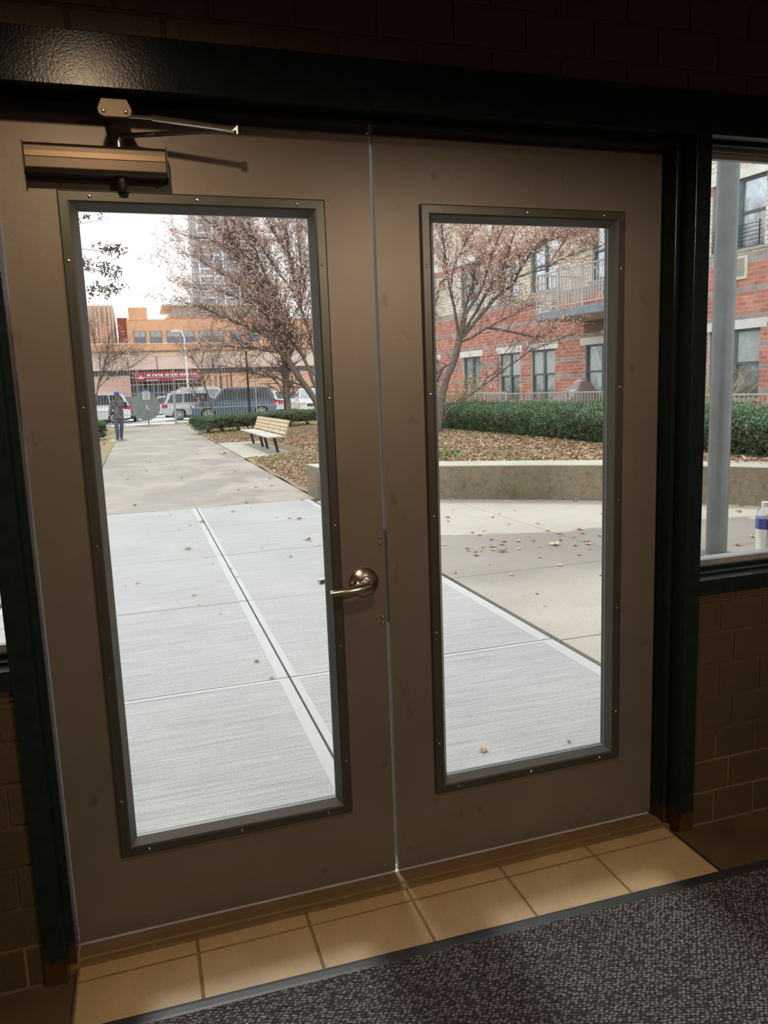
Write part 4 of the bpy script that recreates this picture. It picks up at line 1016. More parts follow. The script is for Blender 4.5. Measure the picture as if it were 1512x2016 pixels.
shrub('ochre-stemmed leafless shrub between the trunk and the second ground floor window', FP(20.6, .9, .3), 70, 1.55, 1.5, OCH, LF_YEL, 21)
shrub('pale leafless shrub in front of the blinds window behind the round pole', FP(11.6, 1.1, .3), 40, 1.6, 1.2, STRAW, LF_YEL, 22)
shrub('pale bare rose stems below the blinds window right of the round pole', FP(10.0, 1.1, .3), 36, 1.5, 1.0, STRAW, None, 23)
iv = G(895, 893, .3); P = np.stack([rng.normal(0, .28, 260), rng.normal(0, .35, 260), rng.uniform(0, .14, 260)], 1)
iv = (4.15, 10.3, float(hgt(4.15, 10.3))); f = link('ground_ivy', leaf_cloud(P, .075, IVY, 'ground_ivy', .4, 1.1), None, iv); setp(f, 'low patch of green ivy among dead leaves behind the curved wall', 'plant', kind='stuff')

# ------------------------------------------------------------------ park lamp posts
def lamp_post(x, y, h, label):
    z = float(.16*np.clip((y-28)/12, 0, 1)); r = empty('lamp_post', (x, y, z), 0, label, 'lamp post'); 
    MB().lathe([(.11, 0), (.11, .25), (.075, .35), (.06, .5), (.05, h-.55), (.075, h-.52)], 'z', n=14).build('post', IRON, r, smooth=True)
    MB().lathe([(.07, h-.52), (.15, h-.16), (.15, h-.15)], 'z', n=8).build('lantern', mat('lantern_glass', (.75, .78, .68), .3), r)
    MB().lathe([(.18, h-.15), (.16, h-.10), (.05, h-.02), (.02, h+.05)], 'z', n=8).build('lantern_roof', IRON, r)
lamp_post(5.80, 33.0, 4.50, 'black park lamp post with lantern just behind the right half of the hedge')
lamp_post(5.02, 39.2, 4.15, 'middle black lamp post rising in front of the blue car rear door')
lamp_post(4.50, 48.0, 3.85, 'thin black lamp post furthest left, behind the blue car bonnet')
# street lamp
sl = empty('street_lamp', (3.35, 62, .16), 0, 'slim white street lamp across the street before the awning', 'street lamp')
MB().tube([(0, 0, 0), (0, 0, 6.0), (-.15, 0, 6.5), (-.6, 0, 6.6)], [.09, .07, .06, .05], 8).build('mast', mat('white_mast', (.8, .8, .78), .5), sl)
MB().box(-.95, -.1, 6.5, -.5, .1, 6.62).build('lamp_head', MATS['white_mast'], sl)

# ------------------------------------------------------------------ iron fence with gate
GZ0 = .17
def iron_fence(x0, x1, y, zt, sp, label, m, rails, r=.011):
    f = empty('iron_fence', (x0, y, GZ0), 0, label, 'fence'); L = x1-x0; b = MB()
    for z in rails: b.box(0, -.02, z-.02, L, .02, z+.02)
    b.build('rail', m, f, fixn=False)
    pm = MB().box(-r, -r, .03, r, r, zt-.05).mesh('picket', m); n = int(L/sp); tot = min(n, 290)
    # pointed tips come with the picket mesh
    pm = MB(); pm.box(-r, -r, .03, r, r, zt-.08); i = len(pm.v); pm.v += [(-r*1.3, -r*1.3, zt-.08), (r*1.3, -r*1.3, zt-.08), (r*1.3, r*1.3, zt-.08), (-r*1.3, r*1.3, zt-.08), (0, 0, zt)]
    for k in range(4): pm.f.append((i+k, i+(k+1) % 4, i+4)); pm.m.append(0)
    pm = pm.mesh('picket', m)
    for k in range(tot): link('picket', pm, f, (sp*(k+.5), 0, 0))
    qm = MB().box(-.022, -.022, 0, .022, .022, zt*.98).mesh('post', m)
    k = 0.0
    while k <= L+.01: link('post', qm, f, (k, 0, 0)); k += L/max(1, round(L/4.4))
    return f
iron_fence(1.27, 14.0, 40.0, 2.85, .145, 'tall pale iron picket fence along the parking lot right of the gate', FENCE, (.12, .75, 2.05, 2.42), .0085)
iron_fence(-9.0, -1.55, 40.0, 2.85, .145, 'tall pale iron picket fence left of the gate behind the walking person', FENCE, (.12, .75, 2.05, 2.42), .0085)
iron_fence(-14.0, 18.0, 58.5, 1.9, .16, 'lower dark picket fence on the far side of the parking lot', mat('dull_green_fence', (.22, .25, .23), .6), (.15, 1.0, 1.75))
gt = empty('iron_gate', (-.15, 40.0, GZ0), 0, 'iron picket gate at the path end with a round metal disc', 'gate')
MB().box(-1.36, -.02, .08, 1.38, .02, .12).box(-1.36, -.02, 2.03, 1.38, .02, 2.07).box(-1.36, -.02, 2.40, 1.38, .02, 2.44).box(-1.36, -.02, .5, 1.38, .02, .53).build('rail', FENCE, gt, fixn=False)
pm = MB().box(-.009, -.009, .0, .009, .009, 2.84).mesh('picket', FENCE)
for k in range(19): link('picket', pm, gt, (-1.31+k*.145, 0, 0))
MB().box(1.33, -.05, 0, 1.43, .05, 1.55).build('gate_post', FENCE, gt); MB().box(-.02, -.03, -.05, .03, .03, 2.4).build('centre_stile', IRON, gt)
dm = MB(); 
for k in range(16):   # corrugated round disc made from vertical ribs
    x0 = -.72+k*.09; x1 = x0+.09; xm = (x0+x1)/2; hh = math.sqrt(max(.0, .72**2-xm**2))
    if hh > .02: dm.box(x0, -.065-(.008 if k % 2 else 0), .93-hh, x1, -.045, .93+hh)
dm = MB(); N = 36
dm.lathe([(.72, -.07), (.715, -.078), (.70, -.078)], 'y', (-.07, 0, .93), 40)
ds = dm.build('disc', mat('grey_galvanised_disc', (.30, .34, .33), .5, .4, .12, 3), gt)
rbm = MB()
for k in range(13):
    xm = -.60+k*.10; hh = math.sqrt(.69**2-xm**2); rbm.box(-.07+xm-.012, -.086, .93-hh, -.07+xm+.012, -.078, .93+hh)
rbm.build('rib', MATS['grey_galvanised_disc'], ds, fixn=False)
MB().box(-.06, -.15, .80, .0, -.09, 1.02).box(.02, -.13, .74, .12, -.1, .80).box(.02, -.13, .78, .05, -.1, .95).build('lock_handle', mat('pale_handle', (.75, .76, .74), .4), gt)
sg = MB().box(-.20, -.115, 1.28, .17, -.10, 1.82).build('sign_board', mat('sign_white', (.82, .84, .84), .5), gt)
MB().box(-.20, -.119, 1.70, .17, -.116, 1.82).build('sign_header', mat('sign_blue', (.10, .20, .58), .5), sg)
bars = MB()
for k, w in enumerate((.26, .30, .16, .22, .18)): bars.box(-.015-w/2, -.119, 1.63-k*.072, -.015+w/2, -.116, 1.655-k*.072)
bars.build('sign_lines', mat('sign_ink', (.12, .14, .18), .6), sg)

# ------------------------------------------------------------------ cars
TYRE = mat('tyre_rubber', (.02, .02, .021), .7); RIM = mat('alloy_rim', (.62, .63, .64), .3, .8); CGLASS = pane_mat('car_window_glass', (.10, .12, .14), .5)
CGLASS_L = pane_mat('car_window_glass_bright', (.50, .62, .72), .6)
HEADL = mat('headlamp_glass', (.80, .66, .50), .15, .2); TAILL = mat('tail_lamp_red', (.60, .02, .03), .25); CHROME = mat('car_chrome', (.7, .7, .7), .15, 1.0); UNDER = mat('car_underside', (.03, .03, .03), .8)
def car(name, label, paint, loc_, rotz, kind='suv', L=4.7, Wd=1.85, H=1.72, glass=CGLASS, plate=None, rack=True):
    r = empty(name, loc_, rotz, label, 'car'); h = L/2; w = Wd/2
    rw = .35; xf, xr = h-.88, -h+.92; belt = H*.60; zb = .28
    if kind == 'suv': hood = H*.585; top = [(h-.95-.28, belt), (h-1.85, H*.985), (-h+.75, H), (-h+.35, H*.96), (-h+.10, belt)]
    else: hood = H*.62; top = [(h-1.15, belt), (h-1.95, H*.98), (-h+1.35, H), (-h+.55, belt+.03)]
    def arch(xc, fwd):
        pts = []
        for k in range(9):
            a = math.pi*k/8; pts.append((xc+(rw+.07)*math.cos(a), .33+(rw+.06)*math.sin(a)))
        return pts
    # lower body outline, going from the front bottom along the underside to the rear, then back over the top
    low = [(h-.03, zb), (xf+rw+.07, zb)]+arch(xf, 1)+[(xf-rw-.07, zb), (xr+rw+.07, zb)]+arch(xr, 1)+[(xr-rw-.07, zb), (-h+.06, zb+.05), (-h, .55), (-h+.02, belt-.1), (-h+.10, belt)]
    if kind != 'suv': low = low[:-1]+[(-h+.06, belt+.02)]
    low += [(h-1.2, belt), (h-.95, hood+.01), (h-.25, hood-.10), (h-.06, hood-.22), (h, .52)]
    # dedupe nearly equal
    pts = [low[0]]
    for p_ in low[1:]:
        if abs(p_[0]-pts[-1][0])+abs(p_[1]-pts[-1][1]) > .01: pts.append(p_)
    m = MB(); m.prism(pts, -w, w, 'y')
    # round the plan at the nose and tail a little
    m.v = [(x, y*(1-.10*max(0, (abs(x)-(h-.6))/.6)**2)*(1-.05*max(0, (z-.75)/.5)), z) for (x, y, z) in m.v]
    # greenhouse
    g = MB(); tp_ = .80
    i0 = len(m.v)
    for sgn in (-1, 1):
        for (x, z) in top: m.v.append((x, sgn*w*(.95 if z < belt+.05 else tp_), z))
    n = len(top)
    m.f.append(tuple(i0+k for k in range(n))); m.m.append(0); m.f.append(tuple(i0+n+k for k in range(n))[::-1]); m.m.append(0)
    for k in range(n-1): m.f.append((i0+k, i0+n+k, i0+n+k+1, i0+k+1)); m.m.append(0)
    body = m.build('body', paint, r)
    # side glass slightly proud, split by pillars
    def side_y(z, s): t = (z-belt)/(H-belt); return s*(w*(.95+(tp_-.95)*t)+.006)
    zt, zbm = H*.935, belt+.04
    xa, xb = top[0][0]-.10, top[-1][0]+(.12 if kind == 'suv' else .25)
    xta, xtb = top[1][0]-.02, (-h+.50 if kind == 'suv' else -h+1.38)
    nseg = 3 if kind == 'suv' else 2
    for s in (-1, 1):
        for k in range(nseg):
            a0, a1 = k/nseg+.012, (k+1)/nseg-.012
            lo_ = lambda a: xa-.08+(xb-xa+.08)*a; hi_ = lambda a: xta+(xtb-xta)*a
            q = [(lo_(a0), zbm), (lo_(a1), zbm), (hi_(a1), zt), (hi_(a0), zt)]
            mm = MB(); mm.face([(x, side_y(z, s), z) for x, z in q]); mm.build('side_window', glass, body)
    def screen(p0, p1, off, nm):
        a0, a1 = .10, .90; (x0, z0), (x1, z1) = p0, p1
        A = (x0+(x1-x0)*a0, z0+(z1-z0)*a0); B = (x0+(x1-x0)*a1, z0+(z1-z0)*a1)
        mm = MB(); mm.face([(A[0]+off, -w*.84, A[1]+.012), (A[0]+off, w*.84, A[1]+.012), (B[0]+off, w*.72, B[1]+.012), (B[0]+off, -w*.72, B[1]+.012)]); mm.build(nm, glass, body)
    screen(top[0], top[1], .012, 'windscreen'); screen(top[-1], top[-2] if kind == 'sedan' else top[-2], -.014, 'rear_window')
    for (x, ys_) in ((xf, (-1, 1)), (xr, (-1, 1))):
        for s in ys_:
            wh = MB().lathe([(.33, -.10), (.345, -.08), (.345, .08), (.33, .10)], 'y', (x, s*(w-.13), .345), 24).build('wheel', TYRE, r)
            rm = MB().lathe([(.235, 0), (.235, s*.006)], 'y', (x, s*(w-.03), .345), 20)
            rm = MB()
            rm.lathe([(.06, 0), (.05, s*.02)], 'y', (x, s*(w-.03), .345), 10)
            for k in range(10):
                a = 2*math.pi*k/10; ca, sa = math.cos(a), math.sin(a); tn = (-sa*.018, ca*.018)
                rm.face([(x+ca*.04-tn[0], s*(w-.022), .345+sa*.04-tn[1]), (x+ca*.04+tn[0], s*(w-.022), .345+sa*.04+tn[1]), (x+ca*.225+tn[0]*1.4, s*(w-.022), .345+sa*.225+tn[1]*1.4), (x+ca*.225-tn[0]*1.4, s*(w-.022), .345+sa*.225-tn[1]*1.4)])
            for k in range(20):
                a, b = 2*math.pi*k/20, 2*math.pi*(k+1)/20
                rm.face([(x+math.cos(a)*.215, s*(w-.022), .345+math.sin(a)*.215), (x+math.cos(b)*.215, s*(w-.022), .345+math.sin(b)*.215), (x+math.cos(b)*.245, s*(w-.022), .345+math.sin(b)*.245), (x+math.cos(a)*.245, s*(w-.022), .345+math.sin(a)*.245)])
            rm.build('rim', RIM, wh, fixn=False)
    MB().box(-h+.15, -w+.16, .18, h-.15, w-.16, .62).build('underbody', UNDER, r)
    for s in (-1, 1):
        MB().box(h-.34, min(s*w*.60, s*w*.93), hood-.33, h-.02, max(s*w*.60, s*w*.93), hood-.17).build('headlamp', HEADL, body, bevel=.02)
        MB().box(-h-.015, min(s*w*.66, s*w*.965), belt-.24, -h+.26, max(s*w*.66, s*w*.965), belt-.04).build('tail_lamp', TAILL, body, bevel=.015)
        MB().box(h-1.42, min(s*w*.98, s*(w+.16)), belt+.02, h-1.28, max(s*w*.98, s*(w+.16)), belt+.15).build('wing_mirror', paint, body, bevel=.02)
        if rack and kind == 'suv': MB().tube([(h-1.95, s*w*.72, H), (h-2.0, s*w*.72, H+.05), (-h+.6, s*w*.72, H+.05), (-h+.55, s*w*.72, H)], .018, 6).build('roof_rail', CHROME, body)
    MB().box(h-.07, -w*.5, hood-.42, h+.005, w*.5, hood-.22).build('grille', UNDER, body)
    MB().box(h-.04, -.26, .42, h+.02, .26, .54).build('number_plate', plate or mat('plate_white', (.7, .7, .66), .5), body)
    MB().box(-h-.02, -.26, .62, -h+.03, .26, .74).build('number_plate', mat('plate_yellow', (.78, .52, .14), .5), body)
    return r
def paint(n, c): return mat(n, c, .22, .25, .04, 3)
PW, PS, PB = paint('car_white', (.76, .78, .80)), paint('car_silver', (.62, .68, .72)), paint('car_blue_grey', (.095, .145, .20))
car('suv', 'blue-grey sport utility car parked side-on behind the clipped hedge', PB, (4.72, 43.9, GZ0-.01), math.pi, 'suv', 4.85, 1.9, 1.78)
car('suv', 'silver-white crossover with red tail lamp just right of the gate', PS, (3.05, 46.4, GZ0-.01), 0, 'suv', 4.5, 1.85, 1.66)
car('suv', 'white station car parked at the left end behind the fence', PW, (-3.35, 43.8, GZ0-.01), R_(200), 'suv', 4.4, 1.85, 1.72)
car('car', 'white low car partly hidden behind the round disc on the gate', PW, (1.25, 55.4, GZ0-.01), R_(168), 'sedan', 4.4, 1.8, 1.50)
car('suv', 'white van-like car with dark windows standing behind the silver crossover', PW, (4.1, 52.2, GZ0-.01), 0, 'suv', 4.9, 1.9, 1.95, CGLASS_L)
car('car', 'dark small car between the walking person and the gate disc', paint('car_dark', (.06, .07, .085)), (-1.2, 48.0, GZ0-.01), R_(75), 'sedan', 4.2, 1.75, 1.5)
car('car', 'white car with two red tail lamps behind the tree trunk', PW, (8.9, 51.6, GZ0-.01), R_(100), 'sedan', 4.5, 1.95, 1.55)
car('suv', 'white car with blue-tinted windscreen and yellow number plate at the right end', PW, (10.0, 46.2, GZ0-.01), R_(-98), 'suv', 4.4, 2.0, 1.62, CGLASS_L, mat('plate_yellow', (.78, .52, .14), .5))
car('suv', 'white car in the row behind the far left fence panel', PW, (-6.0, 47.5, GZ0-.01), R_(185), 'suv', 4.5, 1.85, 1.7)
bnr = empty('banner', (8.2, 57.6, .14), 0, 'long orange-red banner strip on posts above the blue car roof', 'banner')
MB().box(-4.5, -.02, 1.25, 4.5, .02, 1.70).build('cloth', mat('orange_banner', (.80, .20, .08), .6), bnr)
for x in (-4.5, -1.5, 1.5, 4.5): MB().box(x-.03, .02, 0, x+.03, .06, 1.75).build('post', IRON, bnr)

# ------------------------------------------------------------------ building across the street
OR_BR = mat('orange_brick', (.78, .42, .24), .9, 0, .12, .8, kind='World'); OR_ST = mat('pink_stucco', (.82, .62, .52), .9, 0, .06, .5, kind='World'); CREAM = mat('cream_band', (.80, .62, .42), .8)
DKRED = mat('dark_red_brick', (.42, .13, .10), .9, 0, .12, .8, kind='World')
wh = empty('warehouse', (0, 80, .1), 0, 'long orange brick warehouse with upper windows across the street', 'building')
w1 = MB().box(-1.0, 0, 6.9, 30, 12, 9.25).box(-.75, -.05, 9.2, 1.03, 3, 10.4).build('upper_wall', OR_BR, wh)
MB().box(-16, -.03, 6.86, 30, .0, 6.96).build('sill_band', STONE, wh)
MB().box(-16, -.02, 6.15, 30, 12, 6.86).build('parapet_wall', OR_BR, wh)
MB().box(-16, -.35, 6.05, 30, .1, 6.16).build('ledge', mat('dark_ledge', (.25, .16, .12), .8), wh)
MB().box(-16, -.15, 5.6, 30, .1, 6.05).build('cream_band', CREAM, wh)
MB().box(-16, -.1, 4.3, 30, 12, 5.62).build('stucco_wall', OR_ST, wh)
for x in (1.6, 4.4, -1.2, 7.2, 10): MB().box(x-.04, -.125, 4.3, x+.04, -.1, 5.62).build('stucco_joint', MATS['dark_ledge'], wh)
MB().box(-16, .3, 0, 30, 12, 4.3).build('recess_wall', mat('dark_shopfront', (.10, .09, .085), .7), wh)
for i, (a, b) in enumerate(((-16, -1.1), (5.9, 8.8), (9.0, 22), (22, 30))):
    MB().box(a, -.05, 0, b, .28, 3.75).build('pier', OR_BR if i else mat('pink_brick', (.74, .44, .36), .9), wh)
for k in range(12): MB().box(-.5+k*.5, .05, .2, -.38+k*.5, .25, 3.4).build('shop_mullion', ALU, wh)
for k in range(5): MB().box(6.0+k*.6, -.09, 0, 6.2+k*.6, -.04, 3.6).build('shutter_rib', mat('rust_rib', (.36, .20, .13), .8), wh)
for (a, b) in ((-.35, .72), (1.2, 2.25), (2.83, 5.45), (6.0, 7.1), (7.35, 8.4), (9.2, 10.3), (11, 12.1), (13, 14.1)):
    f = MB().box(a-.06, -.06, 6.92, b+.06, -.01, 8.10).build('window', mat('warehouse_frame', (.28, .24, .24), .7), wh)
    n = max(2, int((b-a)/.6))
    for k in range(n):
        x0 = a+(b-a)*k/n+.03; x1 = a+(b-a)*(k+1)/n-.03
        MB().box(x0, -.075, 6.98, x1, -.062, 7.48).build('pane', mat('warehouse_pane_low', (.20, .20, .22), .3), f); MB().box(x0, -.075, 7.54, x1, -.062, 8.04).build('pane', mat('warehouse_pane', (.40, .42, .40), .3), f)
# left red wing, brown block with downpipes
MB().box(-1.9, 3, 6.1, -.9, 12, 9.7).build('red_wing', DKRED, wh)
MB().box(-16, 2, 6.1, -2.2, 12, 8.9).build('left_wing', OR_BR, wh); MB().box(-16, 2.3, 8.9, -2.2, 12, 10.85).build('left_wing_top', mat('pale_orange_brick', (.74, .48, .34), .9, 0, .1, .8), wh)
for x in (-3.9, -3.55, -3.0, -2.6, -2.3): MB().box(x-.09, 1.85, 6.1, x+.09, 2.02, 10.9).build('downpipe', mat('pipe_buff', (.70, .55, .45), .7), wh)
ph = MB().box(3.2, 3, 9.2, 13, 10, 10.15).box(2.6, 1.8, 10.8, 13.6, 11, 10.95).build('rooftop_structure', mat('pale_rooftop', (.74, .70, .60), .8), wh)
MB().box(3.6, 2.6, 9.25, 12.8, 9.5, 10.8).build('rooftop_glazing', mat('rooftop_wall', (.50, .48, .42), .7), wh)
MB().box(2.8, 1.9, 9.25, 13, 2.0, 9.55).build('red_coping', mat('red_coping', (.70, .22, .14), .7), wh)
# awning with lettering
aw = empty('shop_awning', (2.55, 79.2, 0), 0, 'red shop awning with white capital lettering on the warehouse front', 'awning')
MB().prism([(0, 4.15), (-.9, 3.45), (-.9, 3.2), (.5, 3.2), (.5, 4.15)], -3.2, 3.2, 'x').build('fabric', mat('awning_red', (.33, .03, .05), .7), aw)
def text(s, size, loc_, rot, m, parent, name='lettering', bold=.012, w=1.0):
    c = bpy.data.curves.new(name, 'FONT'); c.body = s; c.size = size; c.extrude = .01; c.offset = bold; c.align_x = 'CENTER'; c.space_character = w
    o = bpy.data.objects.new('tmp', c); COL.objects.link(o)
    dg = bpy.context.evaluated_depsgraph_get(); me = bpy.data.meshes.new_from_object(o.evaluated_get(dg)); bpy.data.objects.remove(o)
    me.materials.clear(); me.materials.append(m)
    q = link(name, me, parent, loc_); q.rotation_euler = rot; return q
TXW = mat('lettering_white', (.85, .85, .82), .6)
sl_ = math.atan2(.7, .9)
text('FLOOR SUPPLIES LTD.', .46, (.45, -.60, 3.64), (sl_+.25, 0, 0), TXW, aw, w=1.12, bold=.02)
MB().box(-2.2, -.935, 3.28, -1.0, -.905, 3.34).box(.6, -.935, 3.28, 2.6, -.905, 3.34).build('small_print', TXW, aw)
tri = MB(); tri.face([(-2.95, -.83, 3.47), (-2.25, -.83, 3.47), (-2.45, -.66, 3.60), (-2.60, -.45, 3.78), (-2.75, -.66, 3.60)]); tri.v = [(x, y-.06, z+.02) for x, y, z in tri.v]; tri.build('emblem', TXW, aw)

# high-rise
hr = empty('tower_block', (0, 325, 0), 0, 'grey high-rise tower with stacked balconies beyond the warehouse', 'building')
TW = mat('tower_concrete', (.95, .94, .92), .8); TD = mat('tower_dark_grey', (.40, .40, .42), .7)  # dark grey is for the strip along the tower's left edge
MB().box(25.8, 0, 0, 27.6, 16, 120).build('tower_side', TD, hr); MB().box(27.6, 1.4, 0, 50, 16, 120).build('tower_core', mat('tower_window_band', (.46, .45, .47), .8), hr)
fs = MB().box(27.6, -.2, 0, 36, 1.5, .35).mesh('balcony_slab', TW); ps = MB().box(28.2, -.3, 0, 35.2, -.05, 1.25).mesh('balcony_front', TW)
for k in range(32):
    z = 30+2.8*k; link('balcony_slab', fs, hr, (0, 0, z)); link('balcony_slab', fs, hr, (10, 0, z)); link('balcony_slab', fs, hr, (14, 0, z))
for x in (27.6, 33.5, 37, 43.2, 47, 49.5): MB().box(x, -.1, 28, x+.5, 1.5, 120).build('tower_fin', TW, hr)

# ------------------------------------------------------------------ person walking
def skin_mesh(name, chains, m, parent, sub=2, root_first=True):
    """chains: list of lists of (x,y,z,r); shared joints are merged by position"""
    vid = {}; V = []; Rr = []; E = []
    for ch in chains:
        prev = None
        for (x, y, z, r) in ch:
            k = (round(x, 3), round(y, 3), round(z, 3))
            if k not in vid: vid[k] = len(V); V.append((x, y, z)); Rr.append(r)
            if prev is not None and prev != vid[k]: E.append((prev, vid[k]))
            prev = vid[k]
    me = bpy.data.meshes.new(name); me.from_pydata(V, E, []); me.materials.append(m)
    o = link(name, me, parent)
    md = o.modifiers.new('Skin', 'SKIN'); md.use_smooth_shade = True
    sv = me.skin_vertices[0].data if me.skin_vertices else None
    if sv is None:
        bm = bmesh.new(); bm.from_mesh(me); bm.verts.layers.skin.verify(); bm.to_mesh(me); bm.free(); sv = me.skin_vertices[0].data
    for i, r in enumerate(Rr):
        rr = r if isinstance(r, tuple) else (r, r); sv[i].radius = rr; sv[i].use_root = (i == 0)
    sb = o.modifiers.new('Sub', 'SUBSURF'); sb.levels = sub; sb.render_levels = sub
    return o
SKIN_ = mat('skin', (.36, .20, .14), .55); DENIM = mat('blue_grey_denim', (.12, .15, .20), .85, 0, .2, 12); JACK = mat('grey_patterned_jacket', (.15, .145, .155), .85, 0, .7, 9); SHOE = mat('dark_shoe', (.05, .055, .07), .6); CAPB = mat('blue_cap', (.04, .10, .42), .7)
pf = G(238, 862, .02); pe = empty('person', (float(pf[0]), 28.9, .015), 0, 'person in blue cap, patterned grey jacket and jeans walking on the path', 'person')
# facing the viewer: -y is forward; +x is image right
hips = (0, 0, .92, .105)
Lk, Rk = (-.10, -.05, .50, .066), (.085, .06, .50, .066)
skin_mesh('body', [
    [hips, (0, 0, 1.10, .10), (0, 0, 1.27, .11), (0, 0, 1.41, .10), (0, -.005, 1.485, .055), (0, -.015, 1.53, .055), (0, -.02, 1.60, .082), (0, -.02, 1.68, .082), (0, -.02, 1.73, .05)],
    [hips, (-.09, 0, .86, .09), Lk, (-.09, .02, .12, .042), (-.09, .0, .05, .04), (-.10, -.12, .035, .033)],
    [hips, (.09, 0, .86, .09), Rk, (.04, .14, .13, .042), (.04, .13, .06, .04), (.04, .02, .035, .033)],
    [(0, 0, 1.41, .10), (-.17, 0, 1.40, .065), (-.26, .01, 1.12, .045), (-.30, -.03, .88, .034), (-.305, -.045, .83, .03)],
    [(0, 0, 1.41, .10), (.17, 0, 1.40, .065), (.27, -.02, 1.15, .045), (.25, -.24, 1.26, .034), (.24, -.29, 1.29, .03)]], SKIN_, pe)
# hands with five separate fingers each
def hand(c, fwd, side, up_):
    c, fwd, side, up_ = map(Vector, (c, fwd, side, up_)); ch = []
    pal = c+fwd*.035
    for k, (o, l) in enumerate(((-.030, .062), (-.010, .072), (.010, .068), (.029, .054))):
        a = c+fwd*.045+side*o; b = a+fwd*l*.55+up_*.008; d = a+fwd*l*.9+up_*.025
        ch.append([(*c, .024), (*(c+fwd*.03+side*o*.7), .017), (*a, .010), (*b, .009), (*d, .008)])
    a = c+fwd*.015+side*(-.035); ch.append([(*c, .024), (*a, .012), (*(a+fwd*.03+side*(-.018)), .010), (*(a+fwd*.05+side*(-.018)), .008)])
    return ch
skin_mesh('hand', hand((-.307, -.05, .81), (-.05, -.1, -1), (0, 1, 0), (1, 0, 0)), SKIN_, pe, 1)
skin_mesh('hand', hand((.235, -.30, 1.30), (-.2, -.6, .7), (1, 0, 0), (0, -.6, -.6)), SKIN_, pe, 1)
skin_mesh('jacket', [
    [(0, 0, .72, (.20, .16)), (0, 0, .80, (.20, .16)), (0, 0, .95, (.20, .16)), (0, 0, 1.10, (.20, .15)), (0, 0, 1.25, (.21, .15)), (0, 0, 1.40, (.155, .12)), (0, 0, 1.47, (.10, .10)), (0, 0, 1.54, (.085, .085))],
    [(0, 0, 1.40, (.155, .12)), (-.19, 0, 1.38, .085), (-.27, .01, 1.12, .068), (-.30, -.03, .90, .056)],
    [(0, 0, 1.40, (.155, .12)), (.19, 0, 1.38, .085), (.28, -.02, 1.14, .068), (.255, -.22, 1.25, .056)]], JACK, pe)
skin_mesh('trousers', [
    [(0, 0, 1.02, (.15, .12)), (0, 0, .90, (.155, .125)), (-.092, 0, .80, .105), (Lk[0], Lk[1], Lk[2], .082), (-.09, .02, .12, .066), (-.09, .01, .03, .066)],
    [(0, 0, .90, (.155, .125)), (.092, 0, .80, .105), (Rk[0], Rk[1], Rk[2], .082), (.04, .14, .12, .066), (.04, .13, .03, .066)]], DENIM, pe)
for (x, y) in ((-.095, .0), (.04, .12)): skin_mesh('shoe', [[(x, y+.03, .055, .05), (x, y-.08, .045, .048), (x-.005, y-.17, .035, .038)]], SHOE, pe)
MB().lathe([(.097, 1.675), (.102, 1.70), (.092, 1.745), (.06, 1.775), (.01, 1.785)], 'z', (0, -.02, 0), 20).box(-.075, -.20, 1.675, .075, -.10, 1.687).build('cap', CAPB, pe, smooth=True)
fc = MB().tube([(0, -.098, 1.64), (0, -.118, 1.605), (0, -.10, 1.60)], [.008, .014, .012], 6); fc.build('nose', SKIN_, pe, smooth=True)
for s in (-1, 1):
    MB().lathe([(.004, -.108), (.013, -.100), (.004, -.09)], 'y', (s*.032, 0, 1.635), 8).build('eye', SHOE, pe); MB().lathe([(.006, 0), (.026, .006), (.006, .014)], 'x', (s*.082-.007, -.01, 1.62), 8).build('ear', SKIN_, pe)
MB().box(-.025, -.103, 1.565, .025, -.094, 1.573).build('mouth', mat('lip', (.22, .08, .07), .5), pe)
setp(MB().box(-.045, -.012, -.09, .045, .012, .09).build('black_bag', mat('black_cloth', (.02, .02, .022), .7), None, (float(pf[0])+.30, 28.9-.33, 1.30), bevel=.008), 'small black pouch held at chest height by the walking person', 'pouch')

# ------------------------------------------------------------------ water bottle on the outer sill
BP = (1.466, .115, .826)
wbm = bpy.data.materials.new('clear_plastic'); nt, p = nodes_new(wbm); p.inputs['Base Color'].default_value = (.9, .94, .98, 1); p.inputs['Roughness'].default_value = .08; p.inputs['Transmission Weight'].default_value = .92; p.inputs['IOR'].default_value = 1.2
wbo = empty('water_bottle', BP, 0, 'clear plastic water bottle with blue label on the outer sill', 'bottle')
pr = [(.028, 0), (.031, .004)]
for k in range(7): z = .012+k*.014; pr += [(.032, z), (.0295, z+.007)]
pr += [(.032, .112), (.032, .146), (.031, .153), (.026, .168), (.015, .183), (.0125, .188), (.0125, .192)]
MB().lathe(pr, 'z', n=28).build('bottle_body', wbm, wbo, smooth=True)
MB().lathe([(.0325, .106), (.0325, .144)], 'z', n=28).build('bottle_label', mat('label_blue', (.10, .14, .42), .4), wbo, smooth=True)
MB().lathe([(.0145, .184), (.0145, .201), (.0135, .202)], 'z', n=20).build('bottle_cap', mat('cap_white', (.82, .84, .86), .4), wbo, smooth=True)
INK = mat('label_dark_blue', (.03, .05, .22), .4)
def stroke(a0, z0, z1, wd):
    mm = MB(); q = [(a0-wd/2, z0), (a0+wd/2, z0), (a0+wd/2, z1), (a0-wd/2, z1)]
    mm.face([(math.cos(a)*.0332, math.sin(a)*.0332, z) for a, z in q]); mm.build('label_stroke', INK, wbo)
for a0 in (-2.75, -1.35):
    for z in (.110, .123, .136): stroke(a0, z, z+.005, .34)
stroke(-2.90, .110, .141, .08); stroke(-1.20, .110, .141, .08); stroke(-2.15, .110, .141, .10)

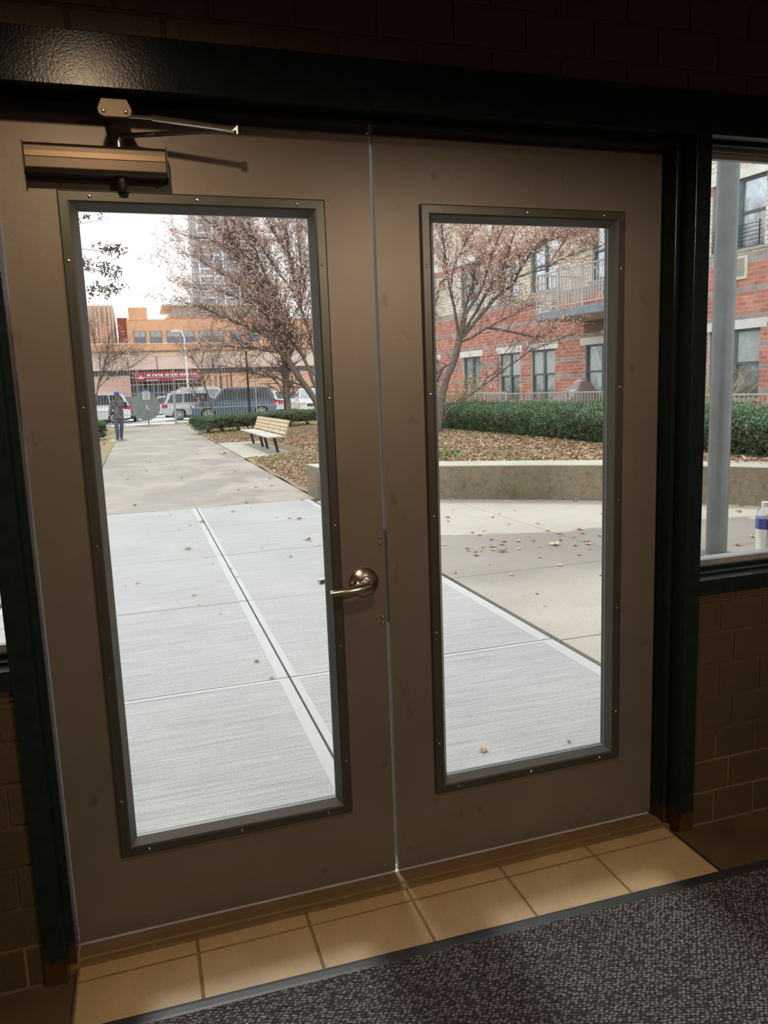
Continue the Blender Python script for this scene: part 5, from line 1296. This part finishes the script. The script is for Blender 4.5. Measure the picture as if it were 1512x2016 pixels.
# ------------------------------------------------------------------ fallen leaves on slabs
def leaf_mesh(seedv, m):
    r = random.Random(seedv); n = 15; b = MB(); ctr = (0, 0, .12); ring = []
    for k in range(n):
        a = 2*math.pi*k/n; lob = (1.0 if k % 3 == 0 else .52)*r.uniform(.8, 1.1)*(.62 if k in (0,) else 1)
        x, y = math.cos(a)*lob*.5, math.sin(a)*lob*.42; z = .10+.55*(y*y)*r.uniform(.8, 1.6)+.5*max(0, x)**2*r.uniform(0, 1.3)+r.uniform(-.03, .05)
        ring.append((x, y, max(.01, z)))
    for k in range(n): b.face([(0, 0, .05), ring[k], ring[(k+1) % n]])
    b.tube([(-.35, 0, .06), (-.75, .06, .12)], [.012, .008], 3)
    return b.mesh('fallen_leaf', m)
LM = {c: [leaf_mesh(k*7+i, m) for i in range(5)] for k, (c, m) in enumerate((('b', LF_FALL), ('p', LF_PALE), ('y', LF_YEL), ('d', LF_DARK)))}
def leaf(U, V, size, c, label, group, z=0.0):
    q = G(U, V, z); o = link('fallen_leaf', random.choice(LM[c]), None, (float(q[0]), float(q[1]), z-.0005)); o.scale = (size,)*3
    o.scale[2] = size*random.uniform(.7, 1.3); o.rotation_euler = (0, 0, random.uniform(0, 6.28)); setp(o, label, 'leaf', group)
za = lambda x, y: (180+x/2.88, 960+y/2.88)
g1, l1 = 'small leaves on the pale walkway slabs', 'small dry leaf lying on the pale walkway beyond the left door glass'
for (x, y, s, c) in ((245, 103, .09, 'd'), (350, 135, .05, 'b'), (385, 160, .04, 'b'), (450, 155, .04, 'b'), (550, 135, .04, 'b'), (880, 88, .09, 'd'), (905, 115, .05, 'b'), (800, 137, .10, 'b'), (1055, 170, .06, 'p'), (1125, 175, .07, 'd'), (1175, 180, .10, 'd'), (1195, 73, .08, 'b'), (665, 237, .05, 'b'), (560, 215, .05, 'd'), (497, 238, .05, 'd'), (605, 312, .025, 'd'), (968, 340, .035, 'd'), (1105, 308, .02, 'd'), (1290, 327, .035, 'b'), (690, 430, .03, 'b'), (650, 396, .03, 'b'), (195, 560, .02, 'd'), (262, 545, .05, 'b'), (608, 668, .025, 'd'), (900, 668, .03, 'b'), (830, 510, .03, 'd'), (795, 460, .03, 'b'), (730, 715, .03, 'b')):
    leaf(*za(x, y), s, c, l1, g1)
leaf(*za(630, 198), .12, 'b', 'curled brown leaf on the walkway centre joint, nearest the old darker concrete', None)
leaf(*za(550, 348), .13, 'b', 'largest brown lobed leaf on the left half of the pale walkway', None)
leaf(*za(1232, 300), .11, 'b', 'flat brown leaf near the door stile above the lever handle', None)
leaf(*za(1130, 393), .06, 'b', 'small curled leaf right of the centre joint, just above the outer lever', None)
leaf(*za(580, 612), .06, 'p', 'crumpled pinkish leaf alone left of the centre joint', None)
leaf(*za(940, 987), .05, 'd', 'dark thin leaf left of the centre joint before the nearest slab', None)
leaf(*za(1025, 1082), .045, 'b', 'small red-brown leaf standing on the nearest cross joint', None)
zb_ = lambda x, y: (860+x/3.734, 1000+y/3.734)
g2, l2 = 'leaves scattered on the damp patio', 'dry brown leaf lying on the damp patio beyond the right door glass'
for (x, y, s, c) in ((125, 15, .05, 'b'), (80, 72, .09, 'd'), (85, 100, .07, 'b'), (410, 72, .06, 'd'), (458, 43, .06, 'b'), (530, 124, .06, 'b'), (743, 115, .06, 'd'), (1215, 45, .08, 'b'), (570, 18, .05, 'b'), (262, 185, .06, 'b'), (348, 172, .06, 'b'), (315, 205, .07, 'b'), (400, 235, .08, 'b'), (340, 293, .06, 'b'), (225, 300, .07, 'b'), (235, 318, .06, 'b'), (285, 325, .07, 'b'), (290, 352, .09, 'b'), (332, 318, .05, 'b'), (410, 288, .12, 'b'), (415, 312, .08, 'p'), (480, 272, .10, 'b'), (495, 250, .09, 'b'), (600, 247, .09, 'p'), (600, 305, .08, 'p'), (710, 245, .06, 'b'), (755, 293, .04, 'b'), (760, 370, .04, 'd'), (810, 172, .10, 'p'), (900, 192, .09, 'b'), (905, 215, .05, 'b'), (912, 242, .06, 'd'), (1050, 160, .10, 'b'), (1070, 192, .08, 'b'), (1012, 215, .06, 'b'), (1200, 208, .08, 'b'), (1105, 250, .12, 'b'), (1110, 268, .10, 'p'), (1020, 280, .07, 'b'), (1125, 305, .06, 'b'), (1045, 350, .06, 'b'), (1205, 500, .04, 'd'), (138, 482, .05, 'd'), (50, 275, .08, 'p'), (390, 420, .04, 'b'), (795, 722, .04, 'p'), (640, 650, .03, 'p'), (740, 635, .04, 'd')):
    leaf(*zb_(x, y), s, c, l2, g2)
leaf(*zb_(485, 322), .13, 'b', 'orange-brown broad leaf in the middle of the leaf cluster on the damp patio', None)
leaf(*zb_(868, 276), .16, 'p', 'largest pale curled leaf on the damp patio below the low wall', None)
leaf(*zb_(900, 427), .08, 'p', 'pale leaf sitting on the patio cross joint', None)
leaf(*zb_(550, 498), .06, 'p', 'small pinkish leaf just nearer than the patio cross joint', None)
leaf(*zb_(345, 1785), .055, 'b', 'red-brown leaf on the broomed slab just outside the right door', None)
leaf(*zb_(970, 1722), .03, 'd', 'dark twig-like leaf near the bottom right corner of the right door glass', None)
g3, l3 = 'leaves gathered against the foot of the curved wall', 'dead leaf resting against the foot of the low curved wall'
for k in range(16):
    t = random.choice((7, 8, 9, 4, 5, 6, 3)); a, b = Vector(ARC[t]), Vector(ARC[t+1]); q = a.lerp(b, random.random()); o = link('fallen_leaf', random.choice(LM['b']+LM['p']), None, (q.x-.05, q.y-.07, .0)); o.scale = (.09,)*3; o.rotation_euler = (0, 0, random.uniform(0, 6)); setp(o, l3, 'leaf', g3)
leaf(1455, 1008, .10, 'b', 'curled orange-brown leaf right of the round pole near the wall', None); leaf(1478, 990, .14, 'b', 'biggest brown leaf clump at the wall foot behind the water bottle', None)
leaf(1454, 1074, .09, 'b', 'crumpled dull leaf between the round pole and the bottle', None); leaf(1482, 1058, .10, 'y', 'yellow leaf just left of the water bottle', None); leaf(1391, 1070, .07, 'b', 'thin leaf left of the round pole foot', None)
leaf(442, 894, .30, 'y', 'bright yellow leaf clump at the path edge before the bench pad', None)
leaf(395, 919, .10, 'p', 'pale leaf on the old path left of the yellow clump', None)
g4, l4 = 'leaves on the old darker path', 'small dead leaf on the old darker concrete path'
for (x, y) in ((247, 886), (295, 910), (335, 893), (358, 941), (463, 929), (388, 895), (402, 906), (252, 944), (530, 943), (470, 965), (503, 960), (536, 957), (288, 928)): leaf(x, y, .09, 'd', l4, g4)
wr = G(222, 869, .02); setp(MB().prism([(-.12, 0), (.13, 0), (.10, .06), (-.02, .09), (-.10, .05)], -.06, .06, 'y').build('paper_scrap', mat('white_paper', (.8, .8, .78), .7), None, (float(wr[0]), float(wr[1]), .012)), 'white crumpled paper scrap at the left path edge near the person', 'litter')

ORD = ['first', 'second', 'third', 'fourth', 'fifth', 'sixth', 'seventh', 'eighth', 'ninth', 'tenth', 'eleventh', 'twelfth', 'thirteenth', 'fourteenth', 'fifteenth', 'sixteenth', 'seventeenth', 'eighteenth', 'nineteenth', 'twentieth']
ZONES = {g1: [(6.8, 99, 'beyond the second walkway cross joint'), (5.13, 6.8, 'on the second farthest pale walkway slab'), (3.4, 5.13, 'on the middle pale walkway slab'), (0, 3.4, 'on the two nearest pale walkway slabs')],
         g2: [(5.06, 99, 'on the dry patio strip under the curved wall'), (4.55, 5.06, 'at the far rim of the damp patio patch'), (4.15, 4.55, 'in the far middle of the damp patio patch'), (3.75, 4.15, 'in the middle of the damp patio patch'), (0, 3.75, 'in the near part of the damp patio patch')],
         g3: [(0, 99, 'at the foot of the curved wall')], g4: [(16, 99, 'on the old path beside the bench pad'), (0, 16, 'on the old path nearer than the bench pad')]}
def scr_u(o): d = np.array(o.location)-CAM; return float(d@CR/(d@CF))
for g_, zs in ZONES.items():
    obs = [o for o in bpy.data.objects if o.get('group') == g_]
    for (a, b, ph_) in zs:
        sub = {}
        for o in obs:
            if a <= o.location[1] < b:
                c_ = {LF_FALL.name: 'brown', LF_PALE.name: 'pale', LF_YEL.name: 'yellow', LF_DARK.name: 'dark'}[o.data.materials[0].name]
                sub.setdefault(c_, []).append(o)
        for c_, L in sub.items():
            L.sort(key=scr_u)
            for k, o in enumerate(L):
                o['label'] = ('only %s leaf %s' % (c_, ph_)) if len(L) == 1 else '%s %s leaf from the left %s' % (ORD[k], c_, ph_)
